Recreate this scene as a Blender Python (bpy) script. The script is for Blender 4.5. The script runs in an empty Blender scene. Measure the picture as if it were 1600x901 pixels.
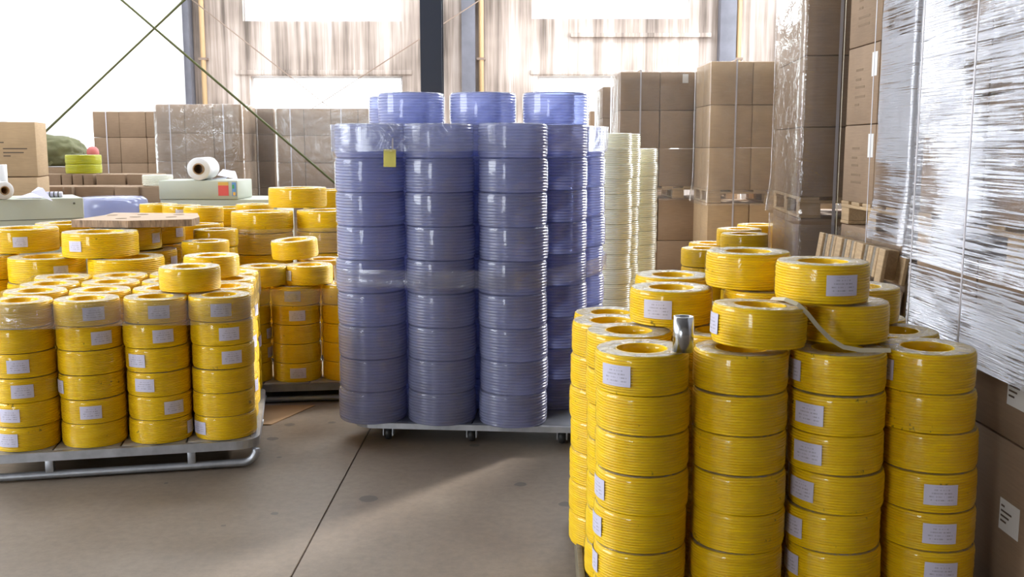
import bpy, bmesh, math, random
from mathutils import Vector, Matrix, noise

PI = math.pi
SC = bpy.context.scene
COL = SC.collection
rnd = random.Random(7)

# ------------------------------------------------------------------ camera
F_PX, PITCH, CAM_H = 1566.0, math.radians(8.0), 1.55
cam_data = bpy.data.cameras.new('camera')
cam_data.sensor_width = 36.0
cam_data.lens = F_PX / 1600 * 36.0
cam_data.clip_end = 200
cam = bpy.data.objects.new('camera', cam_data)
cam.location = (0, 0, CAM_H)
cam.rotation_euler = (PI / 2 - PITCH, 0, 0)
COL.objects.link(cam)
SC.camera = cam

# ------------------------------------------------------------------ sky, exposure
world = bpy.data.worlds.new('sky')
SC.world = world
world.use_nodes = True
bg = world.node_tree.nodes['Background']
bg.inputs['Color'].default_value = (0.90, 0.95, 1.0, 1)
bg.inputs['Strength'].default_value = 13.0
SC.view_settings.view_transform = 'Standard'
SC.view_settings.look = 'None'
SC.view_settings.exposure = 0.0
SC.view_settings.gamma = 1.0
SC.cycles.max_bounces = 10
SC.cycles.diffuse_bounces = 5
SC.cycles.glossy_bounces = 4
SC.cycles.transmission_bounces = 6
SC.cycles.transparent_max_bounces = 24
SC.cycles.caustics_reflective = False
SC.cycles.caustics_refractive = False
SC.cycles.sample_clamp_indirect = 6.0

# hall: left wall x=-6.95, right wall x=6.2, back wall y=22, roof z=8
XL, XR, YB, YF, ZR = -6.95, 6.2, 22.0, -5.0, 8.0

sun = bpy.data.lights.new('sun', 'SUN')
sun.energy = 9.0
sun.angle = math.radians(7)
sun.color = (1.0, 0.97, 0.93)
sun_ob = bpy.data.objects.new('sun', sun)
SUN_AZ, SUN_EL = math.radians(51), math.radians(24)
sun_dir = Vector((math.cos(SUN_AZ) * math.cos(SUN_EL), math.sin(SUN_AZ) * math.cos(SUN_EL), math.sin(SUN_EL)))
sun_ob.rotation_euler = sun_dir.to_track_quat('Z', 'Y').to_euler()
sun_ob.location = sun_dir * 30
COL.objects.link(sun_ob)

def portal(name, loc, rot, sx, sy):
    d = bpy.data.lights.new(name, 'AREA')
    d.shape = 'RECTANGLE'; d.size = sx; d.size_y = sy
    d.cycles.is_portal = True
    o = bpy.data.objects.new(name, d)
    o.location = loc; o.rotation_euler = rot
    COL.objects.link(o)

# openings of the hall: (x or y range, z range)
BACK_WINDOWS = [(-5.75, -2.36, 4.22, 6.2), (-5.65, -2.36, 0.7, 3.08), (0.42, 3.80, 4.27, 6.2), (0.55, 3.70, 0.7, 3.08)]
SIDE_DOOR = (10.8, 16.2, 0.0, 6.6)            # in the right wall, y and z range
SIDE_WINDOWS = [(17.5, 20.8, 2.6, 6.4)]
SKYLIGHTS = [(8.0, 9.4), (12.5, 14.0), (17.5, 19.0)]   # y ranges across the roof
LEFT_WINDOWS = [(1.0, 4.9, 1.5, 5.0)]          # in the left wall, nearer than the picture's edge
ADDED_FRONT_OPENING = (-6.7, -4.5, 0.0, 3.0)  # unseen opening added to light the left coils from the front

for (a, b, z0, z1) in BACK_WINDOWS:
    portal('window_daylight', ((a + b) / 2, YB + 0.3, (z0 + z1) / 2), (-PI / 2, 0, 0), b - a, z1 - z0)
for (a, b, z0, z1) in [SIDE_DOOR] + SIDE_WINDOWS:
    portal('side_daylight', (XR + 0.3, (a + b) / 2, (z0 + z1) / 2), (0, PI / 2, 0), z1 - z0, b - a)
for (a, b) in SKYLIGHTS:
    portal('roof_daylight', ((XL + XR) / 2, (a + b) / 2, ZR + 0.25), (0, 0, 0), XR - XL - 1.0, b - a)
for (a, b, z0, z1) in LEFT_WINDOWS:
    portal('left_daylight', (XL - 0.3, (a + b) / 2, (z0 + z1) / 2), (0, -PI / 2, 0), z1 - z0, b - a)
a, b, z0, z1 = ADDED_FRONT_OPENING
portal('added_front_daylight', ((a + b) / 2, YF - 0.3, (z0 + z1) / 2), (PI / 2, 0, 0), b - a, z1 - z0)

# ------------------------------------------------------------------ materials
def mat(name):
    m = bpy.data.materials.new(name)
    m.use_nodes = True
    nt = m.node_tree
    nt.nodes.clear()
    out = nt.nodes.new('ShaderNodeOutputMaterial')
    return m, nt, out

def N(nt, t, **kw):
    n = nt.nodes.new(t)
    for k, v in kw.items():
        if k.startswith('i_'):
            key = k[2:].replace('_', ' ')
            n.inputs[key].default_value = v
        else:
            setattr(n, k, v)
    return n

def L(nt, a, b):
    nt.links.new(a, b)

def ramp(nt, src, stops):
    r = nt.nodes.new('ShaderNodeValToRGB')
    el = r.color_ramp.elements
    while len(el) < len(stops):
        el.new(0.5)
    for e, (p, c) in zip(el, stops):
        e.position = p
        e.color = c if len(c) == 4 else (*c, 1)
    L(nt, src, r.inputs['Fac'])
    return r

def coords(nt, kind='Object', scale=(1, 1, 1), rot=(0, 0, 0), rand=False):
    tc = nt.nodes.new('ShaderNodeTexCoord')
    mp = nt.nodes.new('ShaderNodeMapping')
    mp.inputs['Scale'].default_value = scale
    mp.inputs['Rotation'].default_value = rot
    L(nt, tc.outputs[kind], mp.inputs['Vector'])
    if rand:
        oi = nt.nodes.new('ShaderNodeObjectInfo')
        mul = N(nt, 'ShaderNodeMath', operation='MULTIPLY'); mul.inputs[1].default_value = 37.0
        L(nt, oi.outputs['Random'], mul.inputs[0])
        L(nt, mul.outputs[0], mp.inputs['Location'])
    return mp.outputs['Vector']

def tex_noise(nt, vec, scale=5, detail=4, rough=0.55, dist=0.0):
    n = nt.nodes.new('ShaderNodeTexNoise')
    n.inputs['Scale'].default_value = scale
    n.inputs['Detail'].default_value = detail
    n.inputs['Roughness'].default_value = rough
    n.inputs['Distortion'].default_value = dist
    L(nt, vec, n.inputs['Vector'])
    return n.outputs['Fac']

def bump(nt, h, strength=0.3, dist=0.01):
    b = nt.nodes.new('ShaderNodeBump')
    b.inputs['Strength'].default_value = strength
    b.inputs['Distance'].default_value = dist
    L(nt, h, b.inputs['Height'])
    return b.outputs['Normal']

def mixc(nt, fac, a, b, mode='MIX'):
    m = nt.nodes.new('ShaderNodeMix'); m.data_type = 'RGBA'; m.blend_type = mode
    if isinstance(fac, (int, float)): m.inputs[0].default_value = fac
    else: L(nt, fac, m.inputs[0])
    for s, v in ((6, a), (7, b)):
        if isinstance(v, tuple): m.inputs[s].default_value = (*v, 1) if len(v) == 3 else v
        else: L(nt, v, m.inputs[s])
    return m.outputs[2]

def simple(name, color, rough=0.5, metal=0.0, var=0.0, scale=8, bumpv=0.0, coat=0.0, stretch=(1, 1, 1), spec=0.5):
    m, nt, out = mat(name)
    p = N(nt, 'ShaderNodeBsdfPrincipled')
    p.inputs['Roughness'].default_value = rough
    p.inputs['Metallic'].default_value = metal
    p.inputs['Coat Weight'].default_value = coat
    p.inputs['Specular IOR Level'].default_value = spec
    if var > 0 or bumpv > 0:
        v = coords(nt, 'Object', stretch, rand=True)
        n = tex_noise(nt, v, scale)
        dark = tuple(c * (1 - var) for c in color)
        lite = tuple(min(1, c * (1 + var * 0.6)) for c in color)
        r = ramp(nt, n, [(0.25, dark), (0.75, lite)])
        L(nt, r.outputs[0], p.inputs['Base Color'])
        if bumpv: L(nt, bump(nt, n, bumpv, 0.01), p.inputs['Normal'])
    else:
        p.inputs['Base Color'].default_value = (*color, 1)
    L(nt, p.outputs[0], out.inputs[0])
    return m

def yellow_hose(name, c0, c1):
    m, nt, out = mat(name)
    p = N(nt, 'ShaderNodeBsdfPrincipled', i_Roughness=0.34)
    p.inputs['Specular IOR Level'].default_value = 0.32
    v = coords(nt, 'UV', (7, 14, 1), rand=True)
    n = tex_noise(nt, v, 1.0, 3)
    base = ramp(nt, n, [(0.3, c0), (0.7, c1)]).outputs[0]
    # printed dashes that run along single windings of the hose
    v2 = coords(nt, 'UV', (46, 13, 1), rand=True)
    n2 = tex_noise(nt, v2, 1.0, 2, 0.7)
    v3 = coords(nt, 'UV', (5, 6, 1), rand=True)
    n3 = tex_noise(nt, v3, 1.0, 1)
    mul = N(nt, 'ShaderNodeMath', operation='MULTIPLY')
    L(nt, n2, mul.inputs[0]); L(nt, n3, mul.inputs[1])
    marks = ramp(nt, mul.outputs[0], [(0.435, (0, 0, 0)), (0.49, (0.7, 0.7, 0.7))]).outputs[0]
    colr = mixc(nt, marks, base, (0.10, 0.07, 0.01))
    L(nt, colr, p.inputs['Base Color'])
    L(nt, p.outputs[0], out.inputs[0])
    return m

def film(name, haze=0.05, fres=0.55, gloss=0.10, rough=0.12, bump_s=0.5, scale=(1, 1, 1), tint=(1, 1, 1), white=0.6, nscale=9):
    """thin clear plastic film: mostly see-through, glossy at grazing angles, a touch of white haze"""
    m, nt, out = mat(name)
    v = coords(nt, 'Object', scale, rand=True)
    n = tex_noise(nt, v, nscale, 4, 0.6, 0.8)
    nor = bump(nt, n, bump_s, 0.02)
    tr = N(nt, 'ShaderNodeBsdfTransparent'); tr.inputs[0].default_value = (*tint, 1)
    gl = N(nt, 'ShaderNodeBsdfAnisotropic' if hasattr(bpy.types, 'ShaderNodeBsdfAnisotropic') else 'ShaderNodeBsdfGlossy')
    gl.inputs['Roughness'].default_value = rough
    L(nt, nor, gl.inputs['Normal'])
    df = N(nt, 'ShaderNodeBsdfDiffuse'); df.inputs[0].default_value = (white, white, white * 1.02, 1)
    lw = N(nt, 'ShaderNodeLayerWeight'); lw.inputs['Blend'].default_value = 0.25
    L(nt, nor, lw.inputs['Normal'])
    add = N(nt, 'ShaderNodeMath', operation='MULTIPLY_ADD'); add.inputs[1].default_value = fres; add.inputs[2].default_value = gloss
    L(nt, lw.outputs['Fresnel'], add.inputs[0])
    hz = N(nt, 'ShaderNodeMath', operation='MULTIPLY'); hz.inputs[1].default_value = haze * 2
    L(nt, n, hz.inputs[0])
    m1 = N(nt, 'ShaderNodeMixShader'); L(nt, hz.outputs[0], m1.inputs[0]); L(nt, tr.outputs[0], m1.inputs[1]); L(nt, df.outputs[0], m1.inputs[2])
    m2 = N(nt, 'ShaderNodeMixShader'); L(nt, add.outputs[0], m2.inputs[0]); L(nt, m1.outputs[0], m2.inputs[1]); L(nt, gl.outputs[0], m2.inputs[2])
    L(nt, m2.outputs[0], out.inputs[0])
    return m

def wrinkled_film(name, cover=0.5):
    """many layers of stretch film pulled into fine near-horizontal creases"""
    m, nt, out = mat(name)
    v = coords(nt, 'Object', (1.1, 1.1, 70), rot=(0.05, 0.06, 0), rand=True)
    n = tex_noise(nt, v, 2.2, 5, 0.65, 0.5)
    v2 = coords(nt, 'Object', (6, 6, 4), rand=True)
    n2 = tex_noise(nt, v2, 2.6, 3, 0.6, 0.4)
    v3 = coords(nt, 'Object', (1.1, 1.1, 1.0), rand=True)
    n3 = tex_noise(nt, v3, 1.6, 2)
    hgt = N(nt, 'ShaderNodeMath', operation='MULTIPLY_ADD'); hgt.inputs[1].default_value = 0.35
    L(nt, n2, hgt.inputs[0]); L(nt, n, hgt.inputs[2])
    nor = bump(nt, hgt.outputs[0], 1.0, 0.05)
    s = N(nt, 'ShaderNodeMath', operation='ADD'); L(nt, n, s.inputs[0])
    k = N(nt, 'ShaderNodeMath', operation='MULTIPLY'); k.inputs[1].default_value = 0.9
    L(nt, n3, k.inputs[0]); L(nt, k.outputs[0], s.inputs[1])
    fac = ramp(nt, s.outputs[0], [(0.99 - cover * 0.30, (0.0,) * 3), (1.02 - cover * 0.2, (0.85,) * 3)]).outputs[0]
    tr = N(nt, 'ShaderNodeBsdfTransparent'); tr.inputs[0].default_value = (0.93, 0.93, 0.95, 1)
    gl = N(nt, 'ShaderNodeBsdfAnisotropic' if hasattr(bpy.types, 'ShaderNodeBsdfAnisotropic') else 'ShaderNodeBsdfGlossy')
    gl.inputs['Roughness'].default_value = 0.12
    gl.inputs[0].default_value = (0.92, 0.93, 1.0, 1)
    L(nt, nor, gl.inputs['Normal'])
    df = N(nt, 'ShaderNodeBsdfDiffuse'); df.inputs[0].default_value = (0.82, 0.84, 0.92, 1)
    a = N(nt, 'ShaderNodeMixShader', ); a.inputs[0].default_value = 0.38
    L(nt, gl.outputs[0], a.inputs[1]); L(nt, df.outputs[0], a.inputs[2])
    b_ = N(nt, 'ShaderNodeMixShader'); b_.inputs[0].default_value = 0.14
    L(nt, tr.outputs[0], b_.inputs[1]); L(nt, gl.outputs[0], b_.inputs[2])
    c_ = N(nt, 'ShaderNodeMixShader'); L(nt, fac, c_.inputs[0]); L(nt, b_.outputs[0], c_.inputs[1]); L(nt, a.outputs[0], c_.inputs[2])
    L(nt, c_.outputs[0], out.inputs[0])
    return m

def clear_hose(name, tint, body, trans=0.5):
    """translucent PVC hose: partly lets light through, partly scatters it, glossy skin"""
    m, nt, out = mat(name)
    p = N(nt, 'ShaderNodeBsdfPrincipled', i_Roughness=0.16)
    p.inputs['Base Color'].default_value = (*body, 1)
    p.inputs['Specular IOR Level'].default_value = 0.7
    p.inputs['Coat Weight'].default_value = 0.8
    p.inputs['Coat Roughness'].default_value = 0.08
    g = N(nt, 'ShaderNodeBsdfTransparent'); g.inputs[0].default_value = (*tint, 1)
    t = N(nt, 'ShaderNodeBsdfTranslucent'); t.inputs[0].default_value = (*tint, 1)
    m0 = N(nt, 'ShaderNodeMixShader'); m0.inputs[0].default_value = 0.5
    L(nt, g.outputs[0], m0.inputs[1]); L(nt, t.outputs[0], m0.inputs[2])
    lw = N(nt, 'ShaderNodeLayerWeight'); lw.inputs['Blend'].default_value = 0.35
    mr = N(nt, 'ShaderNodeMapRange'); mr.inputs[3].default_value = 1 - trans; mr.inputs[4].default_value = min(1, 1 - trans + 0.4)
    L(nt, lw.outputs['Facing'], mr.inputs[0])
    m1 = N(nt, 'ShaderNodeMixShader'); L(nt, mr.outputs[0], m1.inputs[0])
    L(nt, m0.outputs[0], m1.inputs[1]); L(nt, p.outputs[0], m1.inputs[2])
    L(nt, m1.outputs[0], out.inputs[0])
    return m

def cardboard(name, c):
    m, nt, out = mat(name)
    p = N(nt, 'ShaderNodeBsdfPrincipled', i_Roughness=0.75)
    p.inputs['Specular IOR Level'].default_value = 0.25
    v = coords(nt, 'Object', (3, 3, 40), rand=True)
    n = tex_noise(nt, v, 3, 3)
    v2 = coords(nt, 'Object', (2.5, 2.5, 2.5), rand=True)
    n2 = tex_noise(nt, v2, 2, 3)
    s = N(nt, 'ShaderNodeMath', operation='MULTIPLY_ADD'); s.inputs[1].default_value = 0.5
    L(nt, n, s.inputs[0])
    h = N(nt, 'ShaderNodeMath', operation='MULTIPLY'); h.inputs[1].default_value = 0.5
    L(nt, n2, h.inputs[0]); L(nt, h.outputs[0], s.inputs[2])
    oi = nt.nodes.new('ShaderNodeObjectInfo')
    r = ramp(nt, s.outputs[0], [(0.3, tuple(x * 0.84 for x in c)), (0.7, tuple(x * 1.1 for x in c))]).outputs[0]
    k = ramp(nt, oi.outputs['Random'], [(0, (0.86,) * 3), (1, (1.0,) * 3)]).outputs[0]
    L(nt, mixc(nt, 1.0, r, k, 'MULTIPLY'), p.inputs['Base Color'])
    L(nt, p.outputs[0], out.inputs[0])
    return m

def concrete_floor():
    m, nt, out = mat('concrete_floor')
    p = N(nt, 'ShaderNodeBsdfPrincipled')
    v = coords(nt, 'Object', (1, 1, 1))
    n = tex_noise(nt, v, 1.1, 6, 0.6)
    n2 = tex_noise(nt, v, 24, 5, 0.7)
    base = ramp(nt, n, [(0.3, (0.160, 0.121, 0.088)), (0.7, (0.245, 0.195, 0.15))]).outputs[0]
    g = ramp(nt, n2, [(0.35, (0.86,) * 3), (0.65, (1.06,) * 3)]).outputs[0]
    base = mixc(nt, 1.0, base, g, 'MULTIPLY')
    vo = nt.nodes.new('ShaderNodeTexVoronoi'); vo.inputs['Scale'].default_value = 4.6
    L(nt, v, vo.inputs['Vector'])
    nz = tex_noise(nt, v, 22, 2)
    ad = N(nt, 'ShaderNodeMath', operation='MULTIPLY_ADD'); ad.inputs[1].default_value = 0.09
    L(nt, nz, ad.inputs[0]); L(nt, vo.outputs['Distance'], ad.inputs[2])
    sep = nt.nodes.new('ShaderNodeSeparateColor'); L(nt, vo.outputs['Color'], sep.inputs[0])
    rad = N(nt, 'ShaderNodeMath', operation='MULTIPLY_ADD'); rad.inputs[1].default_value = -0.27
    L(nt, sep.outputs[0], rad.inputs[0]); rad.inputs[2].default_value = 0.26
    lt = N(nt, 'ShaderNodeMath', operation='LESS_THAN'); L(nt, ad.outputs[0], lt.inputs[0]); L(nt, rad.outputs[0], lt.inputs[1])
    sp = N(nt, 'ShaderNodeMath', operation='MULTIPLY'); sp.inputs[1].default_value = 0.8
    L(nt, lt.outputs[0], sp.inputs[0])
    base = mixc(nt, sp.outputs[0], base, (0.085, 0.07, 0.06))
    L(nt, base, p.inputs['Base Color'])
    r = ramp(nt, n, [(0.3, (0.42,) * 3), (0.7, (0.62,) * 3)]).outputs[0]
    L(nt, r, p.inputs['Roughness'])
    L(nt, bump(nt, n2, 0.12, 0.004), p.inputs['Normal'])
    L(nt, p.outputs[0], out.inputs[0])
    return m

def stained_wall():
    m, nt, out = mat('stained_plaster')
    p = N(nt, 'ShaderNodeBsdfPrincipled', i_Roughness=0.85)
    v = coords(nt, 'Object', (5.5, 1, 0.16))
    n = tex_noise(nt, v, 1.0, 6, 0.65)
    v2 = coords(nt, 'Object', (0.5, 1, 0.5))
    n2 = tex_noise(nt, v2, 1.0, 3)
    s = N(nt, 'ShaderNodeMath', operation='MULTIPLY_ADD'); s.inputs[1].default_value = 0.6
    L(nt, n2, s.inputs[0]); L(nt, n, s.inputs[2])
    r = ramp(nt, s.outputs[0], [(0.66, (0.66, 0.585, 0.54)), (0.80, (0.44, 0.36, 0.31)), (0.98, (0.15, 0.12, 0.10))]).outputs[0]
    L(nt, r, p.inputs['Base Color'])
    L(nt, p.outputs[0], out.inputs[0])
    return m

def white_wall():
    m, nt, out = mat('white_plaster')
    p = N(nt, 'ShaderNodeBsdfPrincipled', i_Roughness=0.85)
    v = coords(nt, 'Object', (1, 0.6, 0.35))
    n = tex_noise(nt, v, 1.6, 6, 0.6)
    r = ramp(nt, n, [(0.30, (0.74, 0.73, 0.73)), (0.45, (0.86, 0.86, 0.87))]).outputs[0]
    L(nt, r, p.inputs['Base Color'])
    L(nt, p.outputs[0], out.inputs[0])
    return m

def printed_paper():
    """white sticker with five lines of tiny print"""
    m, nt, out = mat('printed_label_paper')
    p = N(nt, 'ShaderNodeBsdfPrincipled', i_Roughness=0.55)
    tc = nt.nodes.new('ShaderNodeTexCoord')
    sep = nt.nodes.new('ShaderNodeSeparateXYZ'); L(nt, tc.outputs['UV'], sep.inputs[0])
    # rows
    r5 = N(nt, 'ShaderNodeMath', operation='MULTIPLY'); r5.inputs[1].default_value = 6.0; L(nt, sep.outputs['Y'], r5.inputs[0])
    fr = N(nt, 'ShaderNodeMath', operation='FRACT'); L(nt, r5.outputs[0], fr.inputs[0])
    row = N(nt, 'ShaderNodeMath', operation='COMPARE'); row.inputs[1].default_value = 0.5; row.inputs[2].default_value = 0.21; L(nt, fr.outputs[0], row.inputs[0])
    iny = N(nt, 'ShaderNodeMath', operation='COMPARE'); iny.inputs[1].default_value = 0.5; iny.inputs[2].default_value = 0.40; L(nt, sep.outputs['Y'], iny.inputs[0])
    fl = N(nt, 'ShaderNodeMath', operation='FLOOR'); L(nt, r5.outputs[0], fl.inputs[0])
    cmb = nt.nodes.new('ShaderNodeCombineXYZ')
    ux = N(nt, 'ShaderNodeMath', operation='MULTIPLY'); ux.inputs[1].default_value = 26; L(nt, sep.outputs['X'], ux.inputs[0])
    L(nt, ux.outputs[0], cmb.inputs[0])
    fy = N(nt, 'ShaderNodeMath', operation='MULTIPLY'); fy.inputs[1].default_value = 7.3; L(nt, fl.outputs[0], fy.inputs[0])
    L(nt, fy.outputs[0], cmb.inputs[1])
    n = tex_noise(nt, cmb.outputs[0], 1.0, 2, 0.7)
    # row length varies
    wv = N(nt, 'ShaderNodeMath', operation='SINE'); L(nt, fy.outputs[0], wv.inputs[0])
    wl = N(nt, 'ShaderNodeMath', operation='MULTIPLY_ADD'); wl.inputs[1].default_value = 0.08; wl.inputs[2].default_value = 0.29; L(nt, wv.outputs[0], wl.inputs[0])
    inx = N(nt, 'ShaderNodeMath', operation='COMPARE'); inx.inputs[1].default_value = 0.52; L(nt, wl.outputs[0], inx.inputs[2]); L(nt, sep.outputs['X'], inx.inputs[0])
    ink = ramp(nt, n, [(0.44, (0, 0, 0)), (0.54, (1, 1, 1))]).outputs[0]
    a = N(nt, 'ShaderNodeMath', operation='MULTIPLY'); L(nt, row.outputs[0], a.inputs[0]); L(nt, iny.outputs[0], a.inputs[1])
    b = N(nt, 'ShaderNodeMath', operation='MULTIPLY'); L(nt, a.outputs[0], b.inputs[0]); L(nt, inx.outputs[0], b.inputs[1])
    c = N(nt, 'ShaderNodeMath', operation='MULTIPLY'); L(nt, b.outputs[0], c.inputs[0]); L(nt, ink, c.inputs[1])
    d = N(nt, 'ShaderNodeMath', operation='MULTIPLY'); d.inputs[1].default_value = 0.6; L(nt, c.outputs[0], d.inputs[0])
    L(nt, mixc(nt, d.outputs[0], (0.62, 0.60, 0.74), (0.22, 0.21, 0.27)), p.inputs['Base Color'])
    L(nt, p.outputs[0], out.inputs[0])
    return m

def wood(name, c):
    m, nt, out = mat(name)
    p = N(nt, 'ShaderNodeBsdfPrincipled', i_Roughness=0.7)
    v = coords(nt, 'Object', (2, 30, 30), rand=True)
    n = tex_noise(nt, v, 1.5, 4, 0.6, 1.0)
    r = ramp(nt, n, [(0.3, tuple(x * 0.7 for x in c)), (0.7, c)]).outputs[0]
    L(nt, r, p.inputs['Base Color'])
    L(nt, p.outputs[0], out.inputs[0])
    return m

M = {}
M['yellow'] = yellow_hose('yellow_hose', (0.88, 0.555, 0.001), (0.97, 0.66, 0.002))
M['lime'] = yellow_hose('lime_hose', (0.50, 0.52, 0.004), (0.62, 0.62, 0.01))
M['clear'] = clear_hose('clear_blue_hose', (0.66, 0.71, 0.96), (0.41, 0.43, 0.61), 0.64)
M['cream'] = clear_hose('cream_hose', (0.95, 0.95, 0.86), (0.88, 0.88, 0.78), 0.3)
M['shrink'] = film('shrink_film', haze=0.012, gloss=0.03, rough=0.07, bump_s=0.10, nscale=7, fres=0.25)
M['shrink_top'] = film('shrink_film_gathered_glare', haze=0.30, gloss=0.16, rough=0.14, bump_s=1.0, nscale=26, white=0.8)  # gathered film; white haze raised to paint glare on the coil tops
M['wrap'] = film('stretch_film', haze=0.085, gloss=0.10, rough=0.12, bump_s=0.6, scale=(1, 1, 7), nscale=5, white=0.75)
M['wrap_light'] = film('light_stretch_film', haze=0.07, gloss=0.05, rough=0.16, bump_s=0.35, scale=(1, 1, 1.5), nscale=5, white=0.7)
M['wrap_heavy'] = wrinkled_film('wrinkled_stretch_film', 0.5)
M['wrap_gloss'] = film('glossy_stretch_film', haze=0.03, gloss=0.10, rough=0.09, bump_s=0.8, scale=(1, 1, 2.0), nscale=5, white=0.7)
M['wrap_torn'] = wrinkled_film('thin_wrinkled_stretch_film', 0.22)
M['paper'] = printed_paper()
M['card'] = cardboard('cardboard', (0.33, 0.225, 0.145))
M['card_light'] = cardboard('pale_cardboard', (0.50, 0.345, 0.20))
M['print'] = simple('print_ink', (0.10, 0.07, 0.05), 0.8)
M['faint_print'] = simple('faint_print_ink', (0.22, 0.145, 0.085), 0.8)
M['sticker'] = simple('white_sticker', (0.75, 0.74, 0.72), 0.5)
M['floor'] = concrete_floor()
M['stain'] = stained_wall()
M['white_wall'] = white_wall()
M['dim_wall'] = simple('darkened_wall', (0.20, 0.17, 0.15), 0.9, var=0.2, scale=2)  # right and front walls made dark to cut their bounced light
M['roof'] = simple('roof_sheet', (0.25, 0.25, 0.26), 0.5, 0.0)
M['navy'] = simple('dark_steel_paint', (0.012, 0.016, 0.03), 0.45)
M['grey_col'] = simple('grey_column_paint', (0.16, 0.16, 0.19), 0.6, var=0.2, scale=3)
M['pipe'] = simple('tan_pipe', (0.62, 0.42, 0.22), 0.5)
M['rod'] = simple('olive_steel_rod', (0.10, 0.11, 0.035), 0.5)
M['rust'] = simple('rusty_rod', (0.30, 0.22, 0.17), 0.7)
M['galv'] = simple('galvanised_steel', (0.46, 0.48, 0.52), 0.42, 0.75, var=0.25, scale=14)
M['chrome'] = simple('bright_zinc', (0.62, 0.65, 0.68), 0.22, 1.0)
M['galv_dark'] = simple('dull_steel', (0.22, 0.23, 0.26), 0.5, 0.6, var=0.3, scale=10)
M['ply'] = wood('deck_board_wood', (0.42, 0.37, 0.30))
M['wood'] = wood('pallet_wood', (0.55, 0.38, 0.21))
M['wood_grey'] = wood('weathered_wood', (0.30, 0.25, 0.19))
M['wood_old'] = wood('old_plank', (0.20, 0.165, 0.105))
M['hole_shade'] = wood('hole_shade_brown', (0.25, 0.16, 0.08))
M['rubber'] = simple('black_rubber', (0.02, 0.02, 0.022), 0.5)
M['machine'] = simple('machine_paint', (0.44, 0.46, 0.38), 0.5, var=0.06, scale=2)
M['seam'] = simple('panel_seam', (0.12, 0.12, 0.10), 0.7)
M['red'] = simple('red_notice', (0.62, 0.06, 0.05), 0.5)
M['red_dull'] = simple('faded_red_plastic', (0.55, 0.14, 0.13), 0.5)
M['amber'] = simple('amber_print', (0.62, 0.36, 0.05), 0.5)
M['green'] = simple('green_print', (0.03, 0.30, 0.10), 0.5)
M['blue'] = simple('blue_print', (0.10, 0.25, 0.55), 0.5)
M['white'] = simple('white_plastic', (0.74, 0.74, 0.76), 0.35)
M['paperw'] = simple('white_paper', (0.66, 0.65, 0.78), 0.6)
M['core'] = simple('cardboard_core', (0.33, 0.20, 0.10), 0.8)
M['olive'] = simple('olive_canvas', (0.16, 0.16, 0.075), 0.8, var=0.35, scale=5, bumpv=0.5)
M['tag'] = simple('yellow_tag', (0.72, 0.66, 0.16), 0.6, var=0.1, scale=20)
M['strap'] = simple('pale_strap', (0.60, 0.57, 0.60), 0.35)
M['strap_y'] = simple('cream_strap', (0.52, 0.46, 0.32), 0.4)
M['honey'] = simple('honeycomb_edge', (0.36, 0.25, 0.17), 0.85, var=0.6, scale=60, stretch=(1, 1, 0.2))
M['kraft'] = cardboard('kraft_sheet', (0.52, 0.38, 0.27))

def glass():
    m, nt, out = mat('window_glass')
    tr = N(nt, 'ShaderNodeBsdfTransparent'); tr.inputs[0].default_value = (0.96, 0.98, 0.97, 1)
    gl = N(nt, 'ShaderNodeBsdfAnisotropic' if hasattr(bpy.types, 'ShaderNodeBsdfAnisotropic') else 'ShaderNodeBsdfGlossy')
    gl.inputs['Roughness'].default_value = 0.05
    mx = N(nt, 'ShaderNodeMixShader'); mx.inputs[0].default_value = 0.06
    L(nt, tr.outputs[0], mx.inputs[1]); L(nt, gl.outputs[0], mx.inputs[2]); L(nt, mx.outputs[0], out.inputs[0])
    return m
M['glass'] = glass()

# ------------------------------------------------------------------ mesh helpers
def mesh_from(name, verts, faces, material, smooth=False, uvs=None, extra=None, fmat=None):
    me = bpy.data.meshes.new(name)
    me.from_pydata(verts, [], faces)
    if uvs:
        ul = me.uv_layers.new(name='UVMap')
        k = 0
        for f in uvs:
            for c in f:
                ul.data[k].uv = c; k += 1
    me.materials.append(material)
    for e in (extra or []): me.materials.append(e)
    if fmat:
        me.polygons.foreach_set('material_index', fmat)
    if smooth:
        me.polygons.foreach_set('use_smooth', [True] * len(me.polygons))
    me.update()
    return me

def obj(name, me, parent=None, loc=(0, 0, 0), rot=(0, 0, 0)):
    o = bpy.data.objects.new(name, me)
    COL.objects.link(o)
    o.location = loc; o.rotation_euler = rot
    if parent is not None: o.parent = parent
    return o

def tag(o, label, cat, group=None):
    o['label'] = label; o['category'] = cat
    if group: o['group'] = group
    return o

def empty(name, loc, rz=0.0):
    return obj(name, None, None, loc, (0, 0, rz))

def struct(o, label=None):
    o['kind'] = 'structure'
    if label: o['label'] = label
    return o

BOX_F = [(0, 3, 2, 1), (4, 5, 6, 7), (0, 1, 5, 4), (1, 2, 6, 5), (2, 3, 7, 6), (3, 0, 4, 7)]
def box_me(name, x0, x1, y0, y1, z0, z1, material, bev=0.0, seg=2):
    bm = bmesh.new()
    vs = [bm.verts.new(p) for p in ((x0, y0, z0), (x1, y0, z0), (x1, y1, z0), (x0, y1, z0), (x0, y0, z1), (x1, y0, z1), (x1, y1, z1), (x0, y1, z1))]
    for f in BOX_F: bm.faces.new([vs[i] for i in f])
    if bev > 0:
        bmesh.ops.bevel(bm, geom=list(bm.edges), offset=bev, segments=seg, affect='EDGES', profile=0.5)
    me = bpy.data.meshes.new(name)
    bm.to_mesh(me); bm.free()
    me.materials.append(material)
    if bev > 0: me.polygons.foreach_set('use_smooth', [True] * len(me.polygons))
    if bev > 0:
        try: me.set_sharp_from_angle(angle=math.radians(35))
        except Exception: pass
    return me

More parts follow.
